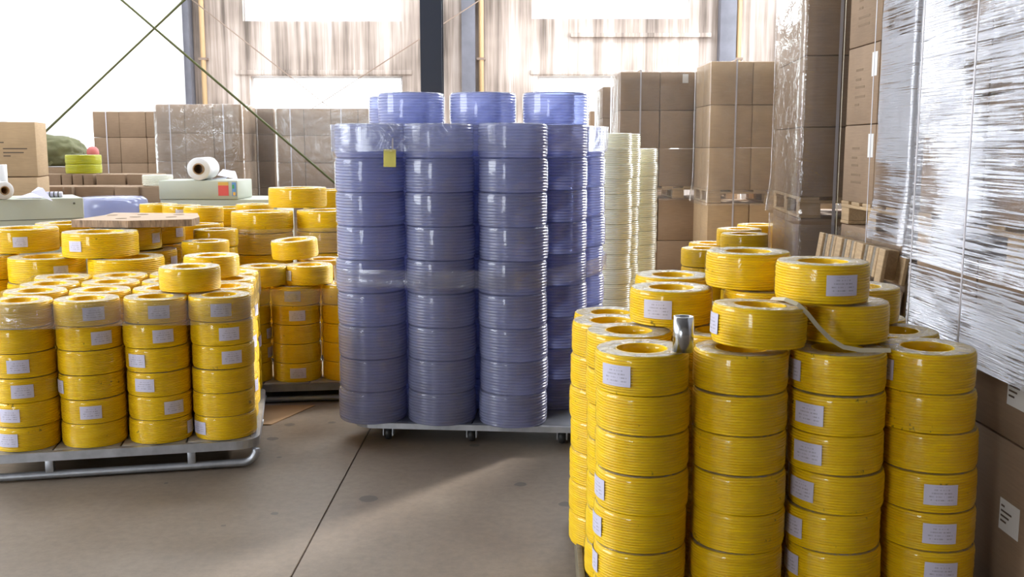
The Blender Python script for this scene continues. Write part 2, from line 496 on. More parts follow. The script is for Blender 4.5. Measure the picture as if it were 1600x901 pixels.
def lathe_me(name, prof, segs, material, closed=False, jit=None, smooth=True, fmat_fn=None, extra=None, caps=False):
    """prof: list of (r, z); jit(k, theta) -> (dr, dz)"""
    n = len(prof)
    verts, faces, uvs, fm = [], [], [], []
    for s in range(segs):
        th = 2 * PI * s / segs
        c, si = math.cos(th), math.sin(th)
        for k, (r, z) in enumerate(prof):
            dr, dz = jit(k, th) if jit else (0, 0)
            verts.append(((r + dr) * c, (r + dr) * si, z + dz))
    acc = [0.0]
    for k in range(1, n + 1):
        a, b = prof[k - 1], prof[k % n]
        acc.append(acc[-1] + math.hypot(a[0] - b[0], a[1] - b[1]))
    tot = acc[-1]
    for s in range(segs):
        s2 = (s + 1) % segs
        for k in range(n if closed else n - 1):
            k2 = (k + 1) % n
            faces.append((s * n + k, s2 * n + k, s2 * n + k2, s * n + k2))
            u0, u1 = s / segs, (s + 1) / segs
            v0, v1 = acc[k] / tot, acc[k + 1] / tot
            uvs.append(((u0, v0), (u1, v0), (u1, v1), (u0, v1)))
            fm.append(fmat_fn(k) if fmat_fn else 0)
    if caps:
        faces.append(tuple(reversed([s * n for s in range(segs)]))); uvs.append([(0, 0)] * segs); fm.append(0)
        faces.append(tuple(s * n + n - 1 for s in range(segs))); uvs.append([(0, 0)] * segs); fm.append(0)
    return mesh_from(name, verts, faces, material, smooth, uvs, extra, fm)

def sweep_me(name, pts, r, material, seg=8, closed=False, rect=None):
    """tube (or rect bar w,h with world-z up) along a polyline"""
    pts = [Vector(p) for p in pts]
    n = len(pts)
    verts, faces = [], []
    if rect: ring = [(-rect[0] / 2, -rect[1] / 2), (rect[0] / 2, -rect[1] / 2), (rect[0] / 2, rect[1] / 2), (-rect[0] / 2, rect[1] / 2)]
    else: ring = [(r * math.cos(2 * PI * i / seg), r * math.sin(2 * PI * i / seg)) for i in range(seg)]
    m = len(ring)
    prev = None
    for i, p in enumerate(pts):
        a = pts[i - 1] if (i > 0 or closed) else pts[i]
        b = pts[(i + 1) % n] if (i < n - 1 or closed) else pts[i]
        t = (b - a).normalized()
        if prev is None:
            up = Vector((0, 0, 1))
            if abs(t.z) > 0.95: up = Vector((0, 1, 0))
            side = t.cross(up).normalized()
        else:
            side = (prev - t * prev.dot(t)).normalized()
        prev = side
        up2 = side.cross(t).normalized()
        for (x, y) in ring:
            q = p + side * x + up2 * y
            verts.append(tuple(q))
    cnt = n if closed else n - 1
    for i in range(cnt):
        j = (i + 1) % n
        for k in range(m):
            k2 = (k + 1) % m
            faces.append((i * m + k, i * m + k2, j * m + k2, j * m + k))
    if not closed:
        faces.append(tuple(reversed(range(m))))
        faces.append(tuple((n - 1) * m + k for k in range(m)))
    me = mesh_from(name, verts, faces, material, smooth=not rect)
    return me

def ray(x, y):
    u = (x - 800) / F_PX; v = (450.5 - y) / F_PX
    c, s = math.cos(PITCH), math.sin(PITCH)
    return (u, c + v * s, -s + v * c)

def at(x, y, Y):
    """the point at depth Y seen at pixel x, y of the photograph"""
    d = ray(x, y); k = Y / d[1]
    return Vector((d[0] * k, Y, CAM_H + d[2] * k))

def gz(x, y, z=0.0):
    d = ray(x, y); k = (z - CAM_H) / d[2]
    return Vector((d[0] * k, d[1] * k, z))

def gx(x, Y, z=1.0):
    """world x of pixel column x at depth Y and height z"""
    c, s = math.cos(PITCH), math.sin(PITCH)
    return (x - 800) / F_PX * (Y * c - (z - CAM_H) * s)

# ------------------------------------------------------------------ the hall
def grid_wall(name, us, vs, holes, thick, fn, material):
    """one connected wall with openings; fn(u, v, d) -> world point; holes: set of (i, j) cells left open"""
    bm = bmesh.new()
    V = {}
    def g(i, j, d):
        if (i, j, d) not in V: V[(i, j, d)] = bm.verts.new(fn(us[i], vs[j], thick * d))
        return V[(i, j, d)]
    nu, nv = len(us) - 1, len(vs) - 1
    solid = lambda i, j: 0 <= i < nu and 0 <= j < nv and (i, j) not in holes
    for i in range(nu):
        for j in range(nv):
            if not solid(i, j): continue
            for d in (0, 1):
                bm.faces.new([g(i, j, d), g(i + 1, j, d), g(i + 1, j + 1, d), g(i, j + 1, d)])
            for (di, dj, p, q) in ((-1, 0, (i, j), (i, j + 1)), (1, 0, (i + 1, j), (i + 1, j + 1)), (0, -1, (i, j), (i + 1, j)), (0, 1, (i, j + 1), (i + 1, j + 1))):
                if not solid(i + di, j + dj):
                    bm.faces.new([g(*p, 0), g(*q, 0), g(*q, 1), g(*p, 1)])
    bmesh.ops.recalc_face_normals(bm, faces=list(bm.faces))
    me = bpy.data.meshes.new(name); bm.to_mesh(me); bm.free()
    me.materials.append(material)
    return struct(obj(name, me))

def holes_for(us, vs, rects):
    h = set()
    for i in range(len(us) - 1):
        for j in range(len(vs) - 1):
            u, v = (us[i] + us[i + 1]) / 2, (vs[j] + vs[j + 1]) / 2
            if any(a < u < b and c < v < d for (a, b, c, d) in rects): h.add((i, j))
    return h

def cuts(lo, hi, rects, ax):
    s = {lo, hi}
    for r in rects: s |= {r[ax], r[ax + 1]}
    return sorted(s)

# floor slabs either side of the sawn joint
J0, J1 = gz(574, 678), gz(455, 901)
jd = (J1 - J0).normalized()
jn = Vector((-jd.y, jd.x, 0))
ja, jb = J0 - jd * 19, J0 + jd * 12
def floor_piece(name, side):
    off = jn * (0.004 * side)
    far = jn * (14 * side)
    v = [ja + off, jb + off, jb + far, ja + far]
    bm = bmesh.new()
    tv = [bm.verts.new((p.x, p.y, 0)) for p in v]
    bv = [bm.verts.new((p.x, p.y, -0.1)) for p in v]
    bm.faces.new(tv); bm.faces.new(bv[::-1])
    for i in range(4): bm.faces.new([tv[i], tv[(i + 1) % 4], bv[(i + 1) % 4], bv[i]])
    bmesh.ops.recalc_face_normals(bm, faces=list(bm.faces))
    me = bpy.data.meshes.new(name); bm.to_mesh(me); bm.free(); me.materials.append(M['floor'])
    return obj(name, me)
floor = struct(floor_piece('floor', 1), 'bare brown grey concrete floor with dark spots')
fl2 = floor_piece('slab', -1); fl2.parent = floor
jm = sweep_me('joint_filler', [ja + Vector((0, 0, -0.016)), jb + Vector((0, 0, -0.016))], 0, M['print'], rect=(0.012, 0.02))
obj('joint_filler', jm, floor)

us = cuts(XL, XR, BACK_WINDOWS, 0); vs = cuts(0, ZR, BACK_WINDOWS, 2)
wb = grid_wall('wall_back', us, vs, holes_for(us, vs, BACK_WINDOWS), 0.28, lambda u, v, d: (u, YB + d, v), M['stain'])
wb['label'] = 'pale plaster back wall with dark vertical rain stains'
us = cuts(YF, YB + 0.28, LEFT_WINDOWS, 0); vs = cuts(0, ZR, LEFT_WINDOWS, 2)
wl = grid_wall('wall_left', us, vs, holes_for(us, vs, LEFT_WINDOWS), 0.25, lambda u, v, d: (XL - d, u, v), M['white_wall'])
R_OPEN = [SIDE_DOOR] + SIDE_WINDOWS
us = cuts(YF, YB + 0.28, R_OPEN, 0); vs = cuts(0, ZR, R_OPEN, 2)
grid_wall('wall_right', us, vs, holes_for(us, vs, R_OPEN), 0.25, lambda u, v, d: (XR + d, u, v), M['dim_wall'])
us = cuts(XL, XR, [ADDED_FRONT_OPENING], 0); vs = cuts(0, ZR, [ADDED_FRONT_OPENING], 2)
grid_wall('wall_front', us, vs, holes_for(us, vs, [ADDED_FRONT_OPENING]), 0.25, lambda u, v, d: (u, YF - d, v), M['dim_wall'])
SKY_R = [(XL + 0.5, XR - 0.5, a, b) for a, b in SKYLIGHTS]
us = cuts(XL - .25, XR + .25, SKY_R, 0); vs = cuts(YF - .25, YB + .28, SKY_R, 2)
grid_wall('ceiling', us, vs, holes_for(us, vs, SKY_R), 0.12, lambda u, v, d: (u, v, ZR + d), M['roof'])

for i, (a, b, z0, z1) in enumerate(BACK_WINDOWS):
    w = struct(obj('window_%d' % (i + 1), box_me('pane', a, b, YB + 0.20, YB + 0.206, z0, z1, M['glass'])))
    fr = [(a, a + 0.05, z0, z1), (b - 0.05, b, z0, z1), (a + .05, b - .05, z0, z0 + 0.05), (a + .05, b - .05, z1 - 0.05, z1)]
    for (x0, x1, c0, c1) in fr:
        obj('frame_bar', box_me('frame_bar', x0, x1, YB + 0.17, YB + 0.199, c0, c1, M['white']), w)
# plaster surrounds of the two lower windows, sill band of the upper right one
def surround(x0, x1, zt, n):
    t = obj('trim_%d' % n, box_me('trim', x0, x1, YB - 0.04, YB, zt, zt + 0.10, M['stain'], 0.01)); struct(t)
surround(-5.95, -2.15, 3.10, 1)
surround(0.40, 4.3, 3.10, 2)
t = struct(obj('trim_3', box_me('trim', 1.25, 4.25, YB - 0.10, YB, 3.88, 3.97, M['stain'], 0.01)))
# wall columns with their drain pipes, the free-standing dark column
struct(obj('column_1', box_me('column', gx(722, YB, 4), gx(743, YB, 4), YB - 0.30, YB - 0.001, 0, ZR, M['grey_col'], 0.01)))
struct(obj('column_2', box_me('column', gx(1121, YB, 4), gx(1146, YB, 4), YB - 0.30, YB - 0.001, 0, ZR, M['grey_col'], 0.01)))
struct(obj('column_3', box_me('column', XL + 0.001, XL + 0.13, YB - 0.30, YB - 0.001, 0, ZR, M['grey_col'], 0.01)))
for px_, lab in ((318, 'tan drain pipe in the corner by the white side wall'), (752, 'tan drain pipe beside the grey wall column behind the clear coils'), (1153, 'tan drain pipe right of the grey wall column above the pale cartons')):
    x = gx(px_, YB, 4)
    pp = tag(obj('drain_pipe', sweep_me('drain_pipe', [(0, 0, 0.02), (0, 0, 7.9)], 0.055, M['pipe'], 12), None, (x, YB - 0.10, 0)), lab, 'pipe')
    for z in (1.6, 3.4, 5.2):
        obj('clamp', box_me('clamp', -0.09, 0.09, -0.06, 0.099, z, z + 0.05, M['rust']), pp)
cx0, cx1, cy = gx(657, 11.1, 2.4), gx(691, 11.1, 2.4), 11.1
hb = bmesh.new()
cw = cx1 - cx0
prof = [(0, 0), (cw, 0), (cw, .016), (cw / 2 + .006, .016), (cw / 2 + .006, .234), (cw, .234), (cw, .25), (0, .25), (0, .234), (cw / 2 - .006, .234), (cw / 2 - .006, .016), (0, .016)]
lo = [hb.verts.new((cx0 + x, cy + y, 0)) for x, y in prof]; hi = [hb.verts.new((cx0 + x, cy + y, ZR)) for x, y in prof]
for i in range(12): hb.faces.new([lo[i], lo[(i + 1) % 12], hi[(i + 1) % 12], hi[i]])
hb.faces.new(lo[::-1]); hb.faces.new(hi)
bmesh.ops.recalc_face_normals(hb, faces=list(hb.faces))
me = bpy.data.meshes.new('column'); hb.to_mesh(me); hb.free(); me.materials.append(M['navy'])
struct(obj('column_4', me), 'dark navy steel column standing behind the clear hose coils')

# bracing rods
def rod(p, q, r, m, lab):
    p, q = Vector(p), Vector(q)
    o = obj('bracing_rod', sweep_me('bracing_rod', [p - p, q - p], r, m, 8), None, p)
    return tag(o, lab, 'rod', 'steel bracing rods')
def ext(x0, y0, x1, y1, Y, z_lo, z_hi):
    a, b = at(x0, y0, Y), at(x1, y1, Y)
    d = (b - a) / (b.z - a.z)
    return a + d * (z_lo - a.z), a + d * (z_hi - a.z)
p, q = ext(520, 283, 190, 0, 11.22, 0.35, ZR - 0.02)
p.x = min(p.x, cx0 - 0.0); rod(p, q, 0.013, M['rod'], 'olive steel bracing rod running from upper left down behind the clear coils')
p, q = ext(40, 235, 288, 0, 11.27, 0.6, 6.4)
q = ext(40, 235, 288, 0, 11.27, 0.6, ZR - 0.02)[1]
rod(ext(40, 235, 288, 0, 11.27, 0.0, 1)[0], q, 0.013, M['rod'], 'olive steel bracing rod rising to the right from behind the left cartons')
p, q = ext(460, 125, 313, 10, YB - 0.36, 0.8, 5.2)
rod(p, q, 0.012, M['rust'], 'thin brown bracing rod on the back wall falling rightwards across the window')
p, q = ext(580, 110, 750, 0, YB - 0.40, 0.8, 5.9)
rod(p, q, 0.012, M['rust'], 'thin brown bracing rod on the back wall falling leftwards across the window')

# ------------------------------------------------------------------ hose coils
def coil_profile(R, h, rin, n, flat=0.95):
    """closed (r, z) profile of a wound coil: n windings outside, rows of windings on top and below"""
    pr = []
    p = h / n
    # outer side, bottom to top
    for i in range(n):
        edge = min(i, n - 1 - i)
        rr = R - (0.0035 if edge == 0 else 0.0008 if edge == 1 else 0)
        zc = p * (i + 0.5)
        for t in (-0.5, -0.42, -0.22, 0.0, 0.22, 0.42):
            a = t * PI
            pr.append((rr - p * 0.5 * (1 - math.cos(a)) * flat, zc + p * 0.5 * math.sin(a) * 1.0))
    m = max(3, int((R - rin) / p + 0.5))
    w = (R - 0.010 - rin) / m
    for i in range(m):
        rc = R - 0.010 - w * (i + 0.5)
        for t in (-0.5, -0.2, 0.2):
            pr.append((rc - w * t, h - w * 0.22 * (1 - math.cos(t * PI))))
    k = max(4, n // 2)
    for i in range(k):
        zc = h - 0.004 - (h - 0.008) * (i + 0.5) / k
        for t in (-0.5, 0.0):
            pr.append((rin + (0.004 if t else 0.0), zc - (h - 0.008) / k * t))
    for i in range(m):
        rc = rin + w * (i + 0.5)
        for t in (-0.5, 0.1):
            pr.append((rc + w * t, 0.0 + w * 0.2 * (1 - math.cos(t * PI))))
    return pr

def coil_me(name, R, h, rin, n, segs, material, seed, amp=0.0016):
    r = random.Random(seed)
    pr = coil_profile(R, h, rin, n)
    ph = [r.uniform(0, 6.28) for _ in range(len(pr))]
    band = [r.uniform(0, 6.28) for _ in range(n + 2)]
    a1, a2 = r.uniform(0, 6.28), r.uniform(0, 6.28)
    def jit(k, th):
        z = pr[k][1]; b = band[min(n + 1, int(z / h * n + 0.001))]
        dr = amp * math.sin(2 * th + b) + amp * 0.8 * math.sin(3 * th + a1) + amp * 0.5 * math.sin(th + b * 2)
        dz = (amp * 0.9 * math.sin(th + a2) + amp * 0.25 * math.sin(2 * th + b)) * (0.3 + 0.7 * math.sin(PI * min(1, max(0, z / h))))
        return dr, dz
    return lathe_me(name, pr, segs, material, closed=True, jit=jit)

def film_me(name, R, h, rin, seed, segs=64, top=True):
    """heat-shrunk film over a coil: smooth on the side, gathered into creases on top"""
    r = random.Random(seed)
    pr = [(R - 0.007, 0.003), (R - 0.001, 0.008), (R + 0.0016, 0.018), (R + 0.0016, h * 0.5), (R + 0.0016, h - 0.016), (R + 0.0005, h - 0.006), (R - 0.006, h + 0.0005),
          (R - 0.022, h + 0.0015), (R - (R - rin) * 0.45, h + 0.0015), (R - (R - rin) * 0.72, h + 0.001), (rin + 0.006, h - 0.001), (rin - 0.001, h - 0.012), (rin + 0.001, h - 0.03)]
    ph = [r.uniform(0, 6.28) for _ in range(6)]
    def jit(k, th):
        if k < 5: return (0.0012 * math.sin(3 * th + ph[0]) + 0.0006 * math.sin(9 * th + ph[1] + k), 0)
        w = 0.0016 if k < 11 else 0.001
        v = w * (math.sin(17 * th + ph[2] + k * 0.6) * 0.6 + math.sin(29 * th + ph[3] - k * 0.4) * 0.4)
        return (0, abs(v) * 1.2)
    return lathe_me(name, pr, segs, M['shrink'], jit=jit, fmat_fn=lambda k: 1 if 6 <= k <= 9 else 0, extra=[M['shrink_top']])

def label_me(name, R, w, h):
    """sticker bent round the coil, facing -y"""
    n = 8
    verts, faces, uvs = [], [], []
    a = w / R
    for i in range(n + 1):
        t = -a / 2 + a * i / n
        for z in (0, h):
            verts.append((R * math.sin(t), -R * math.cos(t), z))
    for i in range(n):
        faces.append((2 * i, 2 * i + 2, 2 * i + 3, 2 * i + 1))
        uvs.append(((i / n, 0), ((i + 1) / n, 0), ((i + 1) / n, 1), (i / n, 1)))
    # thin back so that it has a thickness
    k = len(verts)
    verts += [(x * (R - 0.0008) / R, y * (R - 0.0008) / R, z) for (x, y, z) in verts[:k]]
    for i in range(n):
        faces.append((k + 2 * i + 1, k + 2 * i + 3, k + 2 * i + 2, k + 2 * i)); uvs.append(((0, 0),) * 4)
    return mesh_from(name, verts, faces, M['paper'], True, uvs)

SPEC = {
    # key: (R, h, inner r, windings, segments, material, variants)
    'a': (0.1405, 0.1158, 0.072, 14, 80, 'yellow', 4),
    'b': (0.1485, 0.1128, 0.078, 14, 72, 'yellow', 4),
    'big': (0.220, 0.1445, 0.13, 13, 72, 'yellow', 3),
    'lime': (0.180, 0.093, 0.11, 9, 48, 'lime', 1),
    'clear': (0.1815, 0.1690, 0.10, 11, 72, 'clear', 3),
    'cream': (0.150, 0.1085, 0.08, 7, 48, 'cream', 2),
    'white': (0.150, 0.105, 0.08, 8, 48, 'cream', 1),
}
MESH, FILM, LAB = {}, {}, {}
for key, (R, h, rin, n, segs, mk, nv) in SPEC.items():
    MESH[key] = [coil_me('hose_coil_' + key, R, h, rin, n, segs, M[mk], 11 * i + len(key), 0.00055 if key != 'clear' else 0.0007) for i in range(nv)]
    if key in ('a', 'b', 'big', 'lime', 'clear'):
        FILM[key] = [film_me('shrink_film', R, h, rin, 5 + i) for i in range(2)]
    LAB[key] = label_me('paper_label', R + 0.0034, 0.098 if key in ('a', 'b') else 0.085, 0.062)

USED = set()
ORD = ['topmost', 'second', 'third', 'fourth', 'fifth', 'sixth', 'seventh', 'eighth', 'ninth', 'tenth', 'eleventh', 'twelfth', 'thirteenth', 'fourteenth', 'fifteenth']
COUNT = {}
def coil(key, x, y, z, label, group, lab=None, lab_h=None, tilt=(0, 0), cat='hose coil', name='hose_coil', film_on=True, hscale=1.0):
    """lab: angle in degrees of the sticker from the direction to the camera (positive = towards the right)"""
    R, h = SPEC[key][0], SPEC[key][1]
    rz = rnd.uniform(0, 6.28)
    o = obj(name, rnd.choice(MESH[key]), None, (x, y, z), (tilt[0], tilt[1], 0))
    # spin about its own axis
    m = Matrix.Translation((x, y, z)) @ Matrix.Rotation(tilt[0], 4, 'X') @ Matrix.Rotation(tilt[1], 4, 'Y') @ Matrix.Rotation(rz, 4, 'Z') @ Matrix.Diagonal((1, 1, hscale, 1))
    o.matrix_world = m
    assert label not in USED, label
    USED.add(label)
    tag(o, label, cat, group)
    if key in FILM and film_on:
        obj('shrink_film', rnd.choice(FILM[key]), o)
    if lab is not None:
        to_cam = math.atan2(-x, y)          # rotation that turns -y towards the camera
        f = obj('paper_label', LAB[key], o, (0, 0, (h - 0.062) / 2 if lab_h is None else lab_h), (0, 0, to_cam * -1 * -1 + math.radians(lab) - rz))
    return o

SP = 'with white paper label, '
def yl(base, lab):      # label text of a yellow coil
    return ('labelled yellow hose coil, ' if lab is not None else 'plain yellow hose coil, ') + base

# ---- pile A: near right pallet --------------------------------------------------
GA = 'yellow hose coils on the near right pallet'
HA = 0.1198
ZA = 0.121
a_x = [0.392, 0.683, 0.975, 1.258]
a_lean = [0.0, 0.012, 0.02, 0.035]
a_lab = {0: {0: -32, 3: -70, 4: -72, 5: -80}, 1: {}, 2: {0: -65, 1: -33, 2: -33, 3: -44, 4: -55, 5: -62}, 3: {0: -57, 3: 17, 4: 17, 5: 20}}
a_names = ['leftmost', 'second', 'third', 'rightmost']
for c in range(4):
    for k in range(7):                       # k counted from the top
        lv = 6 - k
        x = a_x[c] + a_lean[c] * (1 - lv / 6) * 1.0 + rnd.uniform(-0.005, 0.005)
        y = 2.955 + rnd.uniform(-0.004, 0.004) + (0.02 if c == 3 else 0)
        lab = a_lab[c].get(k)
        base = '%s of %s front stack on near wooden pallet' % (ORD[k] if k == 0 else ORD[k] + ' down', a_names[c])
        coil('a', x, y, ZA + HA * lv, yl(base, lab), GA, lab, tilt=(rnd.uniform(-.011, .011), rnd.uniform(-.011, .011)))
# left-hand column of the rows behind
for r, (x, y) in enumerate([(0.388, 3.25), (0.352, 3.54), (0.378, 3.83)]):
    for k in range(7):
        lv = 6 - k
        base = '%s of stack %s the leftmost front one, near pallet' % (ORD[k] if k == 0 else ORD[k] + ' down', ['just behind', 'two behind', 'three behind'][r])
        if r == 0 and k > 0: x_ = x
        coil('a', x + rnd.uniform(-0.004, 0.004), y, ZA + (HA - 0.003 * r) * lv, yl(base, None), GA, None)
# tops of the inner stacks
for r, y in enumerate([3.25, 3.545, 3.83]):
    for c in (1, 2, 3):
        if r == 2 and c == 2: continue
        for lv in (range(6) if r == 0 else ()):
            coil('a', a_x[c] + a_lean[c] * (1 - lv / 6), y, ZA + HA * lv, yl('%s down in inner stack just behind %s front stack, near pallet' % (ORD[6 - lv], a_names[c]), None), GA, None)
        base = 'topmost of inner stack %s behind %s front stack, near pallet' % (['one', 'two', 'three'][r], a_names[c])
        coil('a', a_x[c] + 0.006 * r, y, ZA + HA * 6 - 0.004 * r, yl(base, None), GA, None)
# loose coils on top
z8 = ZA + HA * 7
coil('a', 0.545, 3.40, z8 + 0.002, 'yellow coil with paper label lying behind the metal tube, eighth layer', GA, -18, tilt=(0.0, 0.0))
coil('a', 0.60, 3.71, z8 + 0.006, 'plain yellow coil half hidden behind labelled coil near metal tube', GA, None)
coil('a', 0.742, 2.975, z8 + 0.008, 'tilted yellow coil with side label lying over second and third stacks', GA, -75, tilt=(-0.03, 0.035))
coil('a', 1.030, 3.09, z8 + 0.004, 'plain yellow coil bearing the highest labelled coil and a pale strap', GA, None, tilt=(0, 0.0))
coil('a', 0.862, 3.36, z8 + 0.004, 'plain yellow coil in eighth layer under the highest left coil', GA, None)
coil('a', 1.19, 3.42, z8 + 0.004, 'yellow coil peeking out behind highest labelled coil by leaning pallet', GA, None)
coil('a', 0.8, 3.38, z8 + HA + 0.008, 'plain yellow coil on ninth layer, left of the highest labelled coil', GA, None)
coil('a', 0.96, 3.08, z8 + HA + 0.008, 'highest yellow coil with large paper label facing front, near pallet', GA, 25)

# ---- pile B: left steel cart ----------------------------------------------------
GB = 'yellow hose coils on the near left steel cart'
thB = math.radians(12.0)
uB, vB = Vector((math.cos(thB), math.sin(thB), 0)), Vector((-math.sin(thB), math.cos(thB), 0))
HB, ZB = 0.1168, 0.142
oB = Vector((-1.43, 4.86, 0))
def Bpos(i, j): return oB - uB * (0.3045 * (3 - i)) + vB * (0.3045 * j)
b_lab = {0: {2: -10, 3: -6, 4: -32, 5: -35}, 1: {0: 10, 1: 20, 3: -75, 4: -7}, 2: {0: 4, 1: 13, 2: -42, 3: -28, 4: 24, 5: 70}, 3: {0: 2, 1: 13, 2: 15, 5: -58}}
for i in range(4):
    for k in range(6):
        p = Bpos(i, 0); lv = 5 - k
        lab = b_lab[i].get(k)
        base = '%s in %s front stack on left steel cart' % (ORD[k] if k == 0 else ORD[k] + ' down', a_names[i])
        coil('b', p.x + rnd.uniform(-.004, .004), p.y + rnd.uniform(-.004, .004), ZB + HB * lv, yl(base, lab), GB, lab, tilt=(rnd.uniform(-.007, .007), rnd.uniform(-.007, .007)))
for j in (1, 2, 3):
    for k in range(6):
        p = Bpos(3, j); lv = 5 - k
        lab = {(1, 2): 78, (1, 4): 80, (2, 1): 80, (3, 3): 82}.get((j, k))
        base = '%s of stack %s behind rightmost front stack, left cart' % (ORD[k] if k == 0 else ORD[k] + ' down', ['one', 'two', 'three'][j - 1])
        coil('b', p.x, p.y, ZB + HB * lv, yl(base, lab), GB, lab)
    for i in (0, 1, 2):
        p = Bpos(i, j)
        for lv in (range(5) if j == 1 else ()):
            coil('b', p.x, p.y, ZB + HB * lv, yl('%s down in stack right behind %s front stack, left cart' % (ORD[5 - lv], a_names[i]), None), GB, None)
        base = 'topmost of stack %s behind %s front stack, left cart' % (['one', 'two', 'three'][j - 1], a_names[i])
        coil('b', p.x, p.y, ZB + HB * 5 + rnd.uniform(-.004, .004), yl(base, None), GB, None)
p = at(297, 458, 4.98)
coil('b', p.x, 4.99, ZB + HB * 6 + 0.006, 'plain yellow coil sitting loose on top of the wrapped left cart', GB, None)
coil('b', gx(331, 5.5, .9), 5.5, ZB + HB * 6 + 0.008, 'plain yellow coil sitting loose behind another on left cart', GB, None)

# ---- pile C: second steel cart, between left cart and clear coils ----------------
GC = 'yellow hose coils on the cart behind the clear coils'
thC = math.radians(8.0)
uC, vC = Vector((math.cos(thC), math.sin(thC), 0)), Vector((-math.sin(thC), math.cos(thC), 0))
HC, ZC = 0.1190, 0.122
oC = Vector((gx(464, 6.16, .4), 6.16, 0))
def Cpos(i, j): return oC + uC * (0.3045 * i) + vC * (0.3045 * j)
cn = {-1: 'left', 0: 'middle', 1: 'right'}
for i in (-1, 0, 1):
    for k in range(5):
        p = Cpos(i, 0); lv = 4 - k
        lab = {(0, 0): -8, (0, 1): 2, (0, 4): 0, (-1, 2): 70, (-1, 3): 72}.get((i, k))
        base = '%s in %s front stack on middle cart' % (ORD[k] if k == 0 else ORD[k] + ' down', cn[i])
        coil('b', p.x, p.y, ZC + HC * lv, yl(base, lab), GC, lab, hscale=1.02)
for j in (1,):
    for i in (-1, 0, 1):
        p = Cpos(i, j)
        coil('b', p.x, p.y, ZC + HC * 4, yl('topmost behind %s front stack on middle cart' % cn[i], None), GC, None)
z6 = ZC + HC * 5 + 0.002
p = Cpos(0, 0); coil('b', gx(481, p.y, .8), p.y + 0.02, z6, 'yellow coil with small side label on sixth layer of middle cart', GC, -62)
p = Cpos(-1, 0); coil('b', gx(408, 6.05, .8), 6.12, z6 - 0.0, 'plain yellow film-covered coil on sixth layer left, middle cart', GC, None)
coil('b', gx(505, 6.5, .8), 6.5, z6, 'yellow coil with edge label behind sixth layer of middle cart', GC, 55)
coil('b', gx(462, 6.47, .9), 6.46, z6 + HC + 0.012, 'plain yellow coil tipped on top of the middle cart', GC, None, tilt=(0.05, -0.06))
coil('b', gx(450, 6.49, .9), 6.43, z6 + 0.001, 'plain yellow coil under the tipped one on middle cart', GC, None) if False else None

# ---- larger yellow coils piled behind --------------------------------------------
GD = 'large yellow hose coils piled behind the carts'
HD = 0.150
def big(px_, Y, lv, label, lab=None, tilt=(0, 0), z=None):
    zz = HD * lv if z is None else z
    coil('big', gx(px_, Y, zz + 0.1), Y, zz, label, GD, lab, tilt=tilt)
def bigstack(px_, Y, n, top_labels, where, dz=0.0):
    for lv in range(n):
        k = n - 1 - lv
        t = top_labels.get(k)
        base = '%s of large coils %s' % (ORD[k] if k == 0 else ORD[k] + ' down', where)
        big(px_, Y, lv, yl(base, t).replace('hose coil', 'coil'), t, z=HD * lv + dz)
bigstack(74, 6.08, 6, {0: 19}, 'second from left behind left cart')
bigstack(198, 6.05, 6, {}, 'in front of honeycomb board')
bigstack(-30, 6.2, 6, {}, 'cut by the frame edge')
bigstack(222, 6.50, 6, {0: 62}, 'below board, second row')
bigstack(242, 6.95, 6, {}, 'below board, third row')
big(197, 6.52, 6, 'large yellow coil with edge label under honeycomb board, left of two', 55)
big(237, 6.95, 6, 'large yellow coil with edge label under honeycomb board, right of two', 55)
big(34, 6.37, 6, 'large yellow coil with paper label, leftmost of the highest pair', -3)
big(157, 6.10, 6, 'large yellow coil with paper label, highest in front of board', -40)
big(110, 6.82, 6, 'large yellow coil half hidden between the two highest front coils', None)
bigstack(410, 7.26, 7, {1: 33}, 'beside clear coils, front left', 0.05)
bigstack(511, 7.40, 7, {}, 'beside clear coils, front right', 0.05)
big(465, 7.72, 7, 'large yellow coil alone on top of the pile beside clear coils', None, z=1.102)
bigstack(360, 8.62, 7, {}, 'behind the coils by the grey machine')
bigstack(515, 8.6, 8, {}, 'far back against clear coils')

GE = 'small yellow coils in the middle of the left pile'
def small_stack(px_, Y, n, where, z0=0.0, labs={}):
    for lv in range(n):
        k = n - 1 - lv
        z = z0 + HC * lv
        lab = labs.get(k)
        base = '%s of small coils %s' % (ORD[k] if k == 0 else ORD[k] + ' down', where)
        coil('b', gx(px_, Y, z + .1), Y, z, yl(base, lab).replace('hose coil', 'coil'), GE, lab)
small_stack(321, 6.44, 8, 'right of honeycomb board, front', 0.01)
small_stack(337, 6.86, 8, 'right of honeycomb board, second', 0.05)
small_stack(311, 7.36, 8, 'right of honeycomb board, third', 0.05)
small_stack(318, 7.72, 9, 'below the red notice', 0.035)
small_stack(284, 7.92, 9, 'left of the red notice', 0.035, {0: 0})
small_stack(248, 8.12, 9, 'by the upright clear roll', 0.035)
small_stack(398, 8.1, 9, 'right of the red notice', 0.035)

# ---- yellow coils by the right cartons -------------------------------------------
GR = 'yellow coils by the tall right carton loads'
for (px_, Y, n, w) in ((1162, 6.35, 8, 'nearest the wrapped load'), (1154, 6.74, 8, 'behind the nearest'), (1099, 6.62, 7, 'at the left'), (1109, 7.0, 7, 'at the left rear'), (1184, 7.12, 8, 'at the rear')):
    for lv in range(n):
        k = n - 1 - lv
        z = 0.06 + 0.1195 * lv
        coil('b', gx(px_, Y, z), Y, z, 'yellow coil, %s of stack %s, right carton aisle' % (ORD[k] if k == 0 else ORD[k] + ' down', w), GR, None)

